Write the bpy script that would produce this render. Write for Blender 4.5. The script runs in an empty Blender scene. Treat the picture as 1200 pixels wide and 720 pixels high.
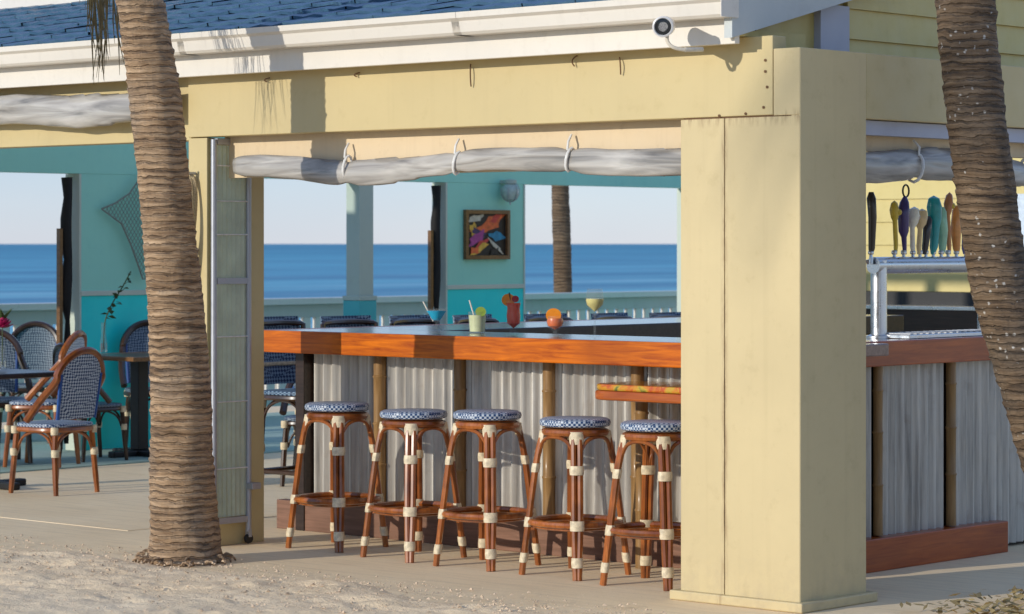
import bpy, bmesh, math, random
from mathutils import Vector, Matrix, Euler, noise
random.seed(7)
R = math.radians
scene = bpy.context.scene
C = scene.collection

# ------------------------------------------------------------------ camera, sky, sun, exposure
cam_d = bpy.data.cameras.new('camera'); cam = bpy.data.objects.new('camera', cam_d); C.objects.link(cam)
FWD = Vector((-.671, .741, 0)).normalized()
cam.location = (7.31, -9.97, 1.63)
cam.rotation_euler = FWD.to_track_quat('-Z', 'Y').to_euler()
cam_d.sensor_width = 36; cam_d.lens = 97.8; cam_d.shift_y = -74 / 1200
cam_d.clip_start = .1; cam_d.clip_end = 60000
cam_d.dof.use_dof = True; cam_d.dof.focus_distance = 13.6; cam_d.dof.aperture_fstop = 6.3
scene.camera = cam

SUN_EL, SUN_H = R(15.5), Vector((.265, .964)).normalized()          # direction the light travels
L = Vector((SUN_H.x * math.cos(SUN_EL), SUN_H.y * math.cos(SUN_EL), -math.sin(SUN_EL)))
world = bpy.data.worlds.new('World'); scene.world = world; world.use_nodes = True
wn = world.node_tree.nodes; wn.clear()
sky = wn.new('ShaderNodeTexSky'); sky.sky_type = 'NISHITA'; sky.sun_disc = False
sky.sun_elevation = SUN_EL; sky.sun_rotation = math.atan2(-SUN_H.x, -SUN_H.y)
sky.air_density = 1.0; sky.dust_density = 0.0; sky.ozone_density = 3.0; sky.altitude = 0
bg = wn.new('ShaderNodeBackground'); bg.inputs[1].default_value = .05
wo = wn.new('ShaderNodeOutputWorld')
fill_bg = wn.new('ShaderNodeBackground'); fill_bg.inputs[0].default_value = (.165, .235, .40, 1); fill_bg.inputs[1].default_value = 1   # glow added over the sky to fill shade and set its tint
wtc = wn.new('ShaderNodeTexCoord'); wmp = wn.new('ShaderNodeMapping'); wmp.inputs['Scale'].default_value = (2.2, 2.2, 7)
wnz = wn.new('ShaderNodeTexNoise'); wnz.inputs['Scale'].default_value = 2.0; wnz.inputs['Detail'].default_value = 5
wrp = wn.new('ShaderNodeValToRGB'); wrp.color_ramp.elements[0].position = .3; wrp.color_ramp.elements[1].position = .72
wrp.color_ramp.elements[0].color = (.115, .18, .345, 1); wrp.color_ramp.elements[1].color = (.17, .23, .37, 1)
addw = wn.new('ShaderNodeAddShader'); wl = world.node_tree.links
wl.new(wtc.outputs['Generated'], wmp.inputs[0]); wl.new(wmp.outputs[0], wnz.inputs['Vector']); wl.new(wnz.outputs['Fac'], wrp.inputs[0]); wl.new(wrp.outputs[0], fill_bg.inputs[0])
wl.new(sky.outputs[0], bg.inputs[0]); wl.new(bg.outputs[0], addw.inputs[0]); wl.new(fill_bg.outputs[0], addw.inputs[1]); wl.new(addw.outputs[0], wo.inputs[0])
sun_d = bpy.data.lights.new('sun', 'SUN'); sun_d.energy = 2.15; sun_d.angle = R(.6); sun_d.color = (1, .945, .84)
sun = bpy.data.objects.new('sun', sun_d); C.objects.link(sun)
sun.rotation_euler = L.to_track_quat('-Z', 'Y').to_euler(); sun.location = (-5, -12, 9)
scene.view_settings.view_transform = 'Standard'; scene.view_settings.look = 'None'
scene.view_settings.gamma = 1; scene.view_settings.exposure = .54
scene.render.engine = 'CYCLES'
scene.cycles.max_bounces = 8; scene.cycles.diffuse_bounces = 5; scene.cycles.transparent_max_bounces = 12

# ------------------------------------------------------------------ materials
def new_mat(name):
    m = bpy.data.materials.new(name); m.use_nodes = True
    nt = m.node_tree; b = nt.nodes['Principled BSDF']
    return m, nt, b
def coord(nt, scale=(1, 1, 1), rot=(0, 0, 0), space='Object'):
    tc = nt.nodes.new('ShaderNodeTexCoord'); mp = nt.nodes.new('ShaderNodeMapping')
    mp.inputs['Scale'].default_value = scale; mp.inputs['Rotation'].default_value = rot
    if space == 'World':
        g = nt.nodes.new('ShaderNodeNewGeometry'); nt.links.new(g.outputs['Position'], mp.inputs[0])
    else:
        nt.links.new(tc.outputs[space], mp.inputs[0])
    return mp.outputs[0]
def noise_tex(nt, vec, scale, detail=4, rough=.55, dist=0):
    n = nt.nodes.new('ShaderNodeTexNoise'); n.inputs['Scale'].default_value = scale
    n.inputs['Detail'].default_value = detail; n.inputs['Roughness'].default_value = rough; n.inputs['Distortion'].default_value = dist
    nt.links.new(vec, n.inputs['Vector']); return n.outputs['Fac']
def ramp(nt, fac, stops, interp='LINEAR'):
    r = nt.nodes.new('ShaderNodeValToRGB'); r.color_ramp.interpolation = interp
    e = r.color_ramp.elements
    while len(e) < len(stops): e.new(.5)
    for el, (p, c) in zip(e, stops):
        el.position = p; el.color = (*c, 1) if len(c) == 3 else c
    nt.links.new(fac, r.inputs[0]); return r.outputs[0]
def mixc(nt, a, b, fac=.5, mode='MIX'):
    x = nt.nodes.new('ShaderNodeMix'); x.data_type = 'RGBA'; x.blend_type = mode
    for v, s in ((fac, x.inputs[0]), (a, x.inputs[6]), (b, x.inputs[7])):
        if hasattr(v, 'is_output'): nt.links.new(v, s)
        elif isinstance(v, (int, float)): s.default_value = v
        else: s.default_value = (*v, 1)
    return x.outputs[2]
def math_n(nt, op, a, b=0.0):
    x = nt.nodes.new('ShaderNodeMath'); x.operation = op
    for v, s in ((a, x.inputs[0]), (b, x.inputs[1])):
        if hasattr(v, 'is_output'): nt.links.new(v, s)
        else: s.default_value = v
    return x.outputs[0]
def bump(nt, b, h, strength=.2, dist=.01):
    x = nt.nodes.new('ShaderNodeBump'); x.inputs['Strength'].default_value = strength; x.inputs['Distance'].default_value = dist
    nt.links.new(h, x.inputs['Height']); nt.links.new(x.outputs[0], b.inputs['Normal'])
def setc(nt, b, c):
    if hasattr(c, 'is_output'): nt.links.new(c, b.inputs['Base Color'])
    else: b.inputs['Base Color'].default_value = (*c, 1)
def hexc(r, g, b):
    f = lambda v: (v / 255 / 12.92) if v <= 10 else ((v / 255 + .055) / 1.055) ** 2.4
    return (f(r), f(g), f(b))

def paint(name, col, rough=.55, var=.10, dirt=.25, dcol=(.22, .17, .10), bumps=.08):
    m, nt, b = new_mat(name); v = coord(nt, space='World')
    n1 = noise_tex(nt, v, 1.3, 5, .6); n2 = noise_tex(nt, v, 9, 6, .7)
    c1 = ramp(nt, n1, [(.3, tuple(x * (1 - var) for x in col)), (.7, tuple(min(1, x * (1 + var * .5)) for x in col))])
    d = ramp(nt, n2, [(.56, (0, 0, 0)), (.82, (1, 1, 1))])
    c = mixc(nt, c1, dcol, math_n(nt, 'MULTIPLY', d, dirt)); setc(nt, b, c)
    # vertical weather streaks
    sv = coord(nt, (14, 14, .5), space='World'); s = noise_tex(nt, sv, 1.0, 4, .6)
    sm = ramp(nt, s, [(.55, (0, 0, 0)), (.8, (1, 1, 1))])
    setc(nt, b, mixc(nt, c, dcol, math_n(nt, 'MULTIPLY', sm, dirt * .45)))
    rr = ramp(nt, n2, [(.3, (rough - .12,) * 3), (.7, (rough + .12,) * 3)]); nt.links.new(rr, b.inputs['Roughness'])
    f = noise_tex(nt, v, 60, 4, .6); bump(nt, b, f, bumps, .004)
    return m
def wood(name, dark, light, rough=.3, coat=.5, scale=(1, 14, 14), gs=3.0):
    m, nt, b = new_mat(name); v = coord(nt, scale)
    n = noise_tex(nt, v, gs, 8, .62, .8); n2 = noise_tex(nt, coord(nt), 2.2, 3, .5)
    c = ramp(nt, n, [(.28, dark), (.5, tuple((a + b_) / 2 for a, b_ in zip(dark, light))), (.72, light)])
    c = mixc(nt, c, tuple(x * .55 for x in dark), math_n(nt, 'MULTIPLY', ramp(nt, n2, [(.45, (0, 0, 0)), (.75, (1, 1, 1))]), .45))
    setc(nt, b, c); b.inputs['Roughness'].default_value = rough
    b.inputs['Coat Weight'].default_value = coat; b.inputs['Coat Roughness'].default_value = .18; b.inputs['Specular IOR Level'].default_value = .25
    bump(nt, b, n, .12, .004); return m
def metal(name, col, rough, var=.1, metallic=1.0):
    m, nt, b = new_mat(name); v = coord(nt, space='World'); n = noise_tex(nt, v, 14, 6, .65)
    setc(nt, b, ramp(nt, n, [(.3, tuple(x * (1 - var * 2) for x in col)), (.7, col)]))
    nt.links.new(ramp(nt, n, [(.3, (rough - .1,) * 3), (.75, (rough + .15,) * 3)]), b.inputs['Roughness'])
    b.inputs['Metallic'].default_value = metallic; return m
def plain(name, col, rough=.5, metallic=0, nscale=30, var=.15, trans=0, ior=1.45, coat=0, alpha=None):
    m, nt, b = new_mat(name); v = coord(nt); n = noise_tex(nt, v, nscale, 4, .6)
    setc(nt, b, ramp(nt, n, [(.3, tuple(x * (1 - var) for x in col)), (.7, tuple(min(1, x * (1 + var)) for x in col))]))
    b.inputs['Roughness'].default_value = rough; b.inputs['Metallic'].default_value = metallic
    b.inputs['Transmission Weight'].default_value = trans; b.inputs['IOR'].default_value = ior
    b.inputs['Coat Weight'].default_value = coat
    if alpha is not None: b.inputs['Alpha'].default_value = alpha
    return m
def weave(name, c0, c1, scale=60, rot=(0, 0, R(45))):
    m, nt, b = new_mat(name); v = coord(nt, rot=rot)
    ck = nt.nodes.new('ShaderNodeTexChecker'); ck.inputs['Scale'].default_value = scale
    off = nt.nodes.new('ShaderNodeVectorMath'); off.operation = 'ADD'; off.inputs[1].default_value = (.0031, .0043, .0052)
    nt.links.new(v, off.inputs[0]); nt.links.new(off.outputs[0], ck.inputs['Vector'])
    n = noise_tex(nt, coord(nt), 25, 4, .6)
    col = mixc(nt, c0, c1, ck.outputs['Fac']); col = mixc(nt, col, tuple(x * .4 for x in c0), math_n(nt, 'MULTIPLY', n, .35))
    setc(nt, b, col); b.inputs['Roughness'].default_value = .45
    bump(nt, b, ck.outputs['Fac'], .4, .003); return m

M = {}
M['cream'] = paint('cream_yellow_paint', (.58, .46, .225), .5, .07, .22, (.30, .22, .10))
def mk_pillar():
    m = paint('weathered_cream_paint', (.61, .485, .255), .5, .09, .3, (.30, .22, .10)); nt = m.node_tree; b = nt.nodes['Principled BSDF']
    base = b.inputs['Base Color'].links[0].from_socket; g = nt.nodes.new('ShaderNodeNewGeometry'); sp = nt.nodes.new('ShaderNodeSeparateXYZ'); nt.links.new(g.outputs['Position'], sp.inputs[0])
    n = noise_tex(nt, coord(nt, (30, 30, 5), space='World'), 1, 5, .7); nn = noise_tex(nt, coord(nt, space='World'), 12, 5, .7)
    def near(sock, at, w): return math_n(nt, 'SUBTRACT', 1.0, math_n(nt, 'MULTIPLY', math_n(nt, 'ABSOLUTE', math_n(nt, 'SUBTRACT', sock, at)), 1 / w))
    rust = math_n(nt, 'MULTIPLY', ramp(nt, near(sp.outputs[0], -.422, .03), [(.15, (0, 0, 0)), (1, (1, 1, 1))]), ramp(nt, n, [(.42, (0, 0, 0)), (.66, (1, 1, 1))]))
    rust2 = math_n(nt, 'MULTIPLY', ramp(nt, near(sp.outputs[2], 2.195, .05), [(.1, (0, 0, 0)), (1, (1, 1, 1))]), ramp(nt, n, [(.46, (0, 0, 0)), (.68, (1, 1, 1))]))
    rust2 = math_n(nt, 'MULTIPLY', rust2, math_n(nt, 'LESS_THAN', sp.outputs[1], .004))      # only the front joint rusts
    c = mixc(nt, base, (.20, .10, .04), math_n(nt, 'MULTIPLY', math_n(nt, 'MAXIMUM', rust, rust2), .8))
    splash = math_n(nt, 'MULTIPLY', ramp(nt, sp.outputs[2], [(.0, (1, 1, 1)), (.28, (0, 0, 0))]), ramp(nt, nn, [(.42, (0, 0, 0)), (.7, (1, 1, 1))]))
    c = mixc(nt, c, (.42, .33, .20), math_n(nt, 'MULTIPLY', splash, .55)); setc(nt, b, c); return m
M['pillar'] = mk_pillar()
M['cream2'] = paint('pale_siding_paint', (.62, .50, .185), .5, .08, .2, (.30, .22, .08))
M['white'] = paint('white_gutter_paint', (.74, .685, .60), .38, .05, .25, (.30, .26, .2))
M['rake'] = paint('grey_rake_paint', (.52, .55, .54), .5, .06, .12, (.2, .2, .2))
M['greytrim'] = paint('lilac_grey_trim', (.44, .45, .53), .5, .05, .1, (.2, .2, .2))
M['teal_up'] = paint('pale_teal_paint', (.32, .72, .57), .5, .06, .1, (.05, .18, .2))
M['teal_low'] = paint('deep_teal_paint', (.002, .74, .70), .45, .06, .1, (.01, .12, .15))
M['sage'] = paint('sage_column_paint', (.42, .50, .43), .5, .06, .15, (.2, .2, .15))
M['tealcol'] = paint('aqua_column_base', (.05, .42, .44), .45, .06, .1, (.05, .2, .2))
M['railpale'] = paint('pale_chair_rail', (.55, .60, .50), .45, .05, .1, (.2, .2, .2))
M['railgrey'] = paint('grey_rail_cap_shade', (.55, .53, .47), .5, .06, .2)  # grey rail, with the shade under the cap put into its colour
M['ceil'] = paint('beige_ceiling_paint', (.62, .56, .44), .6, .05, .1, (.3, .25, .2))
M['rust'] = paint('rust_stain', (.17, .085, .035), .8, .3, .3)
M['header'] = paint('peach_header_paint', (.70, .545, .345), .6, .08, .3, (.3, .2, .12))
M['bar_wood'] = wood('varnished_orange_wood', (.30, .042, .001), (.80, .20, .002), .42, .15)
M['bar_top'] = wood('bar_top_wood', (.17, .10, .08), (.30, .19, .15), .16, .9)
M['red_wood'] = wood('red_brown_board', (.27, .042, .006), (.46, .10, .014), .35, .4, (14, 1, 14))
M['red_woodx'] = wood('red_brown_counter', (.27, .042, .006), (.48, .105, .014), .3, .5, (14, 1, 14))
M['kick'] = wood('pinkish_kick_board', (.15, .075, .045), (.27, .14, .09), .6, .05)
M['dark_wood'] = wood('dark_table_wood', (.018, .010, .008), (.05, .028, .02), .35, .3)
M['brown_wood'] = wood('brown_table_wood', (.12, .055, .02), (.26, .13, .05), .35, .4)
M['bamboo'] = wood('bamboo_pole', (.20, .105, .035), (.38, .22, .085), .45, .2, (14, 14, 1.2))
M['steel'] = metal('brushed_steel', (.72, .73, .75), .3)
def mk_galv():
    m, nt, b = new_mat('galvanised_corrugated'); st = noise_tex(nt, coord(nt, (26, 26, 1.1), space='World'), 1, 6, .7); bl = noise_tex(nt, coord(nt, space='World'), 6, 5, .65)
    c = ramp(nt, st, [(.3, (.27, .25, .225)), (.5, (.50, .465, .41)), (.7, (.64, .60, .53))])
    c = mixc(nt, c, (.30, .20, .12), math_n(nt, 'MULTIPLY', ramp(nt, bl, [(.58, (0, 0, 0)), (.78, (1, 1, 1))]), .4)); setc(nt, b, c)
    nt.links.new(ramp(nt, bl, [(.3, (.28,) * 3), (.75, (.55,) * 3)]), b.inputs['Roughness']); b.inputs['Metallic'].default_value = .35; return m
M['galv'] = mk_galv()
M['greysteel'] = metal('grey_gate_pipe', (.46, .47, .50), .45, .08, .5)
M['black'] = plain('black_iron', (.014, .013, .013), .45)
M['darkcloth'] = plain('dark_shade_cloth', (.012, .010, .009), .8)
M['weave'] = weave('blue_white_weave', (.014, .05, .15), (.55, .62, .70), 68, (0, R(45), 0))
M['weave_seat'] = weave('blue_white_seat_weave', (.014, .06, .17), (.62, .68, .74), 84)
M['weave_grey'] = weave('slate_weave', (.03, .06, .11), (.24, .30, .36), 70, (0, R(45), 0))
M['weave_pale'] = weave('pale_weave', (.25, .34, .45), (.72, .75, .78), 70, (0, R(45), 0))
M['weave_navy'] = weave('navy_weave', (.010, .04, .11), (.24, .36, .48), 60, (0, R(45), 0))
M['blueedge'] = plain('blue_binding', (.012, .07, .27), .4)
M['cream_bind'] = plain('cream_rattan_binding', (.68, .56, .37), .5, var=.28, nscale=45)
M['green_pane'] = plain('green_plastic_sheet', (.62, .70, .54), .3, trans=.25, nscale=6)
M['sagepaint'] = M['sage']

def mk_rattan(name, a, b_):
    m, nt, b = new_mat(name); v = coord(nt, (60, 60, 5)); n = noise_tex(nt, v, 1, 6, .6)
    n2 = noise_tex(nt, coord(nt, space='World'), 9, 3, .5)
    c = ramp(nt, n, [(.3, a), (.7, b_)])
    c = mixc(nt, c, tuple(x * .30 for x in a), math_n(nt, 'MULTIPLY', ramp(nt, n2, [(.42, (0, 0, 0)), (.68, (1, 1, 1))]), .65))
    oi = nt.nodes.new('ShaderNodeObjectInfo'); c = mixc(nt, c, tuple(x * .5 for x in a), math_n(nt, 'MULTIPLY', oi.outputs['Random'], .55))
    setc(nt, b, c); b.inputs['Roughness'].default_value = .3; b.inputs['Coat Weight'].default_value = .4; return m
M['rattan'] = mk_rattan('varnished_rattan', (.26, .062, .010), (.54, .165, .028))
M['rattan_dark'] = mk_rattan('dark_rattan', (.04, .015, .006), (.09, .035, .012))

def mk_canvas():
    m, nt, b = new_mat('clear_vinyl_canvas'); v = coord(nt, (1.6, 1.6, 16), space='World')
    n = noise_tex(nt, v, 1.3, 4, .5, .8)
    setc(nt, b, ramp(nt, n, [(.28, (.20, .19, .175)), (.48, (.46, .43, .39)), (.72, (.74, .70, .64))]))
    b.inputs['Roughness'].default_value = .22; b.inputs['Transmission Weight'].default_value = .22
    bump(nt, b, n, .35, .015); return m
M['canvas'] = mk_canvas()
M['tie'] = plain('white_tie_rope', (.78, .76, .72), .6)

def mk_roof():
    m, nt, b = new_mat('blue_roof_shingle'); v = coord(nt, space='World')
    n = noise_tex(nt, v, 5, 5, .7); n2 = noise_tex(nt, v, 90, 3, .6)
    oi = nt.nodes.new('ShaderNodeObjectInfo')
    c = ramp(nt, n, [(.3, (.026, .080, .15)), (.55, (.055, .135, .22)), (.75, (.10, .19, .27))])
    c = mixc(nt, c, (.10, .18, .26), math_n(nt, 'MULTIPLY', oi.outputs['Random'], .3))
    setc(nt, b, c); b.inputs['Roughness'].default_value = .42; b.inputs['Metallic'].default_value = .25
    bump(nt, b, n2, .25, .004); return m
M['roof'] = mk_roof()

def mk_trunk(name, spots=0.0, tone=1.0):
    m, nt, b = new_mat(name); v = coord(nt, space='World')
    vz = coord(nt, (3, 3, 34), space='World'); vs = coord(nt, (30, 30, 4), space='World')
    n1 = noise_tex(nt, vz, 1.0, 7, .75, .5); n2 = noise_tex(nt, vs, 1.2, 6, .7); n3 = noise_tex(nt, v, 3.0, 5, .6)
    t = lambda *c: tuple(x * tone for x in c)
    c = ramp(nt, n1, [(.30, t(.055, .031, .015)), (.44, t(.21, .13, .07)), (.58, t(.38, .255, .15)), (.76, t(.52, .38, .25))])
    c = mixc(nt, c, t(.10, .07, .05), math_n(nt, 'MULTIPLY', ramp(nt, n2, [(.5, (0, 0, 0)), (.75, (1, 1, 1))]), .3))
    c = mixc(nt, c, t(.19, .155, .12), math_n(nt, 'MULTIPLY', ramp(nt, n3, [(.5, (0, 0, 0)), (.75, (1, 1, 1))]), .65))
    wv_ = nt.nodes.new('ShaderNodeTexWave'); wv_.wave_type = 'BANDS'; wv_.bands_direction = 'Z'; wv_.inputs['Scale'].default_value = 8.5   # leaf scars
    wv_.inputs['Distortion'].default_value = 5.0; wv_.inputs['Detail'].default_value = 4; wv_.inputs['Detail Scale'].default_value = .9; wv_.inputs['Detail Roughness'].default_value = .65
    nt.links.new(v, wv_.inputs['Vector'])
    sc = ramp(nt, wv_.outputs['Fac'], [(.06, (1, 1, 1)), (.30, (0, 0, 0))])
    c = mixc(nt, c, t(.05, .032, .02), math_n(nt, 'MULTIPLY', sc, math_n(nt, 'MULTIPLY', ramp(nt, noise_tex(nt, v, 7, 4, .6), [(.36, (0, 0, 0)), (.62, (1, 1, 1))]), .65)))
    vc = nt.nodes.new('ShaderNodeTexVoronoi'); vc.feature = 'DISTANCE_TO_EDGE'; vc.inputs['Scale'].default_value = 1.0
    nt.links.new(coord(nt, (16, 16, 26), space='World'), vc.inputs['Vector'])
    c = mixc(nt, c, t(.03, .02, .012), math_n(nt, 'MULTIPLY', ramp(nt, vc.outputs['Distance'], [(.0, (1, 1, 1)), (.10, (0, 0, 0))]), math_n(nt, 'MULTIPLY', ramp(nt, n3, [(.45, (0, 0, 0)), (.65, (1, 1, 1))]), .3)))
    if spots:
        vo = nt.nodes.new('ShaderNodeTexVoronoi'); vo.inputs['Scale'].default_value = 30; vo.inputs['Randomness'].default_value = 1
        wv = nt.nodes.new('ShaderNodeVectorMath'); wv.operation = 'MULTIPLY_ADD'; nz = nt.nodes.new('ShaderNodeTexNoise'); nz.inputs['Scale'].default_value = 45; nt.links.new(v, nz.inputs['Vector'])
        nt.links.new(nz.outputs['Color'], wv.inputs[0]); wv.inputs[1].default_value = (.022,) * 3; nt.links.new(v, wv.inputs[2]); nt.links.new(wv.outputs[0], vo.inputs['Vector'])
        dd = math_n(nt, 'ADD', vo.outputs['Distance'], math_n(nt, 'MULTIPLY', noise_tex(nt, v, 60, 3, .6), .14))
        w = nt.nodes.new('ShaderNodeSeparateColor'); nt.links.new(vo.outputs['Color'], w.inputs[0])
        pick = math_n(nt, 'MULTIPLY', math_n(nt, 'GREATER_THAN', w.outputs[0], 1 - spots), math_n(nt, 'GREATER_THAN', noise_tex(nt, v, 6, 3, .6), .5))
        c = mixc(nt, c, (.62, .58, .52), math_n(nt, 'MULTIPLY', ramp(nt, dd, [(.20, (1, 1, 1)), (.34, (0, 0, 0))]), pick))
    setc(nt, b, c); b.inputs['Roughness'].default_value = .85
    h = math_n(nt, 'ADD', math_n(nt, 'SUBTRACT', math_n(nt, 'MULTIPLY', n1, .6), math_n(nt, 'MULTIPLY', sc, .5)), math_n(nt, 'MULTIPLY', n2, .2)); bump(nt, b, h, 1.0, .035); return m
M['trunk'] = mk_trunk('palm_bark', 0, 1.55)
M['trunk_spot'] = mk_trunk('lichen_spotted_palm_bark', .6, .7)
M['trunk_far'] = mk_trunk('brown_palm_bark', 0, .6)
M['frond'] = plain('palm_frond_green', (.05, .085, .022), .5, var=.35, nscale=4)
M['dryfrond'] = plain('dry_palm_leaf', (.15, .12, .055), .7, var=.4, nscale=6)

def mk_sand():
    m, nt, b = new_mat('pale_coral_sand'); v = coord(nt, space='World')
    n = noise_tex(nt, v, 1.2, 6, .65); n2 = noise_tex(nt, v, 38, 6, .75); n3 = noise_tex(nt, v, 9, 5, .7)
    c = ramp(nt, n, [(.3, (.93, .685, .41)), (.7, (.98, .765, .50))])
    c = mixc(nt, c, (.42, .31, .22), math_n(nt, 'MULTIPLY', ramp(nt, n2, [(.55, (0, 0, 0)), (.75, (1, 1, 1))]), .6))
    c = mixc(nt, c, (.55, .42, .31), math_n(nt, 'MULTIPLY', ramp(nt, n3, [(.5, (0, 0, 0)), (.75, (1, 1, 1))]), .4))
    setc(nt, b, c); b.inputs['Roughness'].default_value = .95
    bump(nt, b, math_n(nt, 'ADD', n2, n3), .6, .02); return m
M['sand'] = mk_sand()
def mk_concrete(name, a, b_):
    m, nt, b = new_mat(name); v = coord(nt, space='World')
    n = noise_tex(nt, v, 1.1, 7, .65); n2 = noise_tex(nt, coord(nt, (1.2, 16, 1), (0, 0, 0), 'World'), 1.4, 5, .65); n3 = noise_tex(nt, v, 55, 4, .7)
    c = ramp(nt, n, [(.3, a), (.7, b_)])
    c = mixc(nt, c, tuple(x * .72 for x in a), math_n(nt, 'MULTIPLY', ramp(nt, n2, [(.48, (0, 0, 0)), (.72, (1, 1, 1))]), .55))
    c = mixc(nt, c, tuple(x * .5 for x in a), math_n(nt, 'MULTIPLY', ramp(nt, n3, [(.58, (0, 0, 0)), (.75, (1, 1, 1))]), .4))
    setc(nt, b, c); b.inputs['Roughness'].default_value = .8; bump(nt, b, n3, .3, .006); return m
M['concrete'] = mk_concrete('weathered_concrete', (.85, .64, .385), (.95, .75, .48))
M['greenfloor'] = mk_concrete('green_painted_floor', (.28, .40, .33), (.40, .50, .42))
def mk_sea():
    m, nt, b = new_mat('sea_water'); v = coord(nt, (.05, .05, 1), space='World')
    n = noise_tex(nt, v, 1.0, 8, .65, .4)
    st = noise_tex(nt, coord(nt, (.045, .008, 1), (0, 0, R(-42)), 'World'), 1.0, 7, .7, .3)
    g = nt.nodes.new('ShaderNodeNewGeometry'); sp = nt.nodes.new('ShaderNodeSeparateXYZ'); nt.links.new(g.outputs['Position'], sp.inputs[0])
    dist = math_n(nt, 'MULTIPLY', sp.outputs[0], -1 / 1500.0)                # water deepens away from the beach
    c = ramp(nt, dist, [(.05, (.17, .46, .54)), (.14, (.09, .37, .49)), (.4, (.05, .33, .45)), (1.0, (.03, .27, .39))])
    c = mixc(nt, c, (.005, .12, .26), math_n(nt, 'MULTIPLY', ramp(nt, st, [(.42, (1, 1, 1)), (.54, (0, 0, 0))]), .6))
    st = noise_tex(nt, coord(nt, (.13, .02, 1), (0, 0, R(-42)), 'World'), 1.0, 6, .75, .3)
    c = mixc(nt, c, (.45, .60, .68), math_n(nt, 'MULTIPLY', ramp(nt, st, [(.56, (0, 0, 0)), (.72, (1, 1, 1))]), .5))
    setc(nt, b, c); b.inputs['Roughness'].default_value = .45; b.inputs['IOR'].default_value = 1.2
    bump(nt, b, n, .6, 1.0); return m
M['sea'] = mk_sea()
def glassm(name, col=(.35, .4, .4), rough=.03):
    m, nt, b = new_mat(name); n = noise_tex(nt, coord(nt), 8, 2, .5)
    setc(nt, b, ramp(nt, n, [(.2, tuple(x * .97 for x in col)), (.8, col)])); b.inputs['Roughness'].default_value = rough
    b.inputs['Alpha'].default_value = .10; b.inputs['Specular IOR Level'].default_value = 1.0; return m
M['glass'] = glassm('clear_glass')
def drinkm(name, c): return plain(name, c, .2, var=.12, nscale=20, coat=.3)

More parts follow.
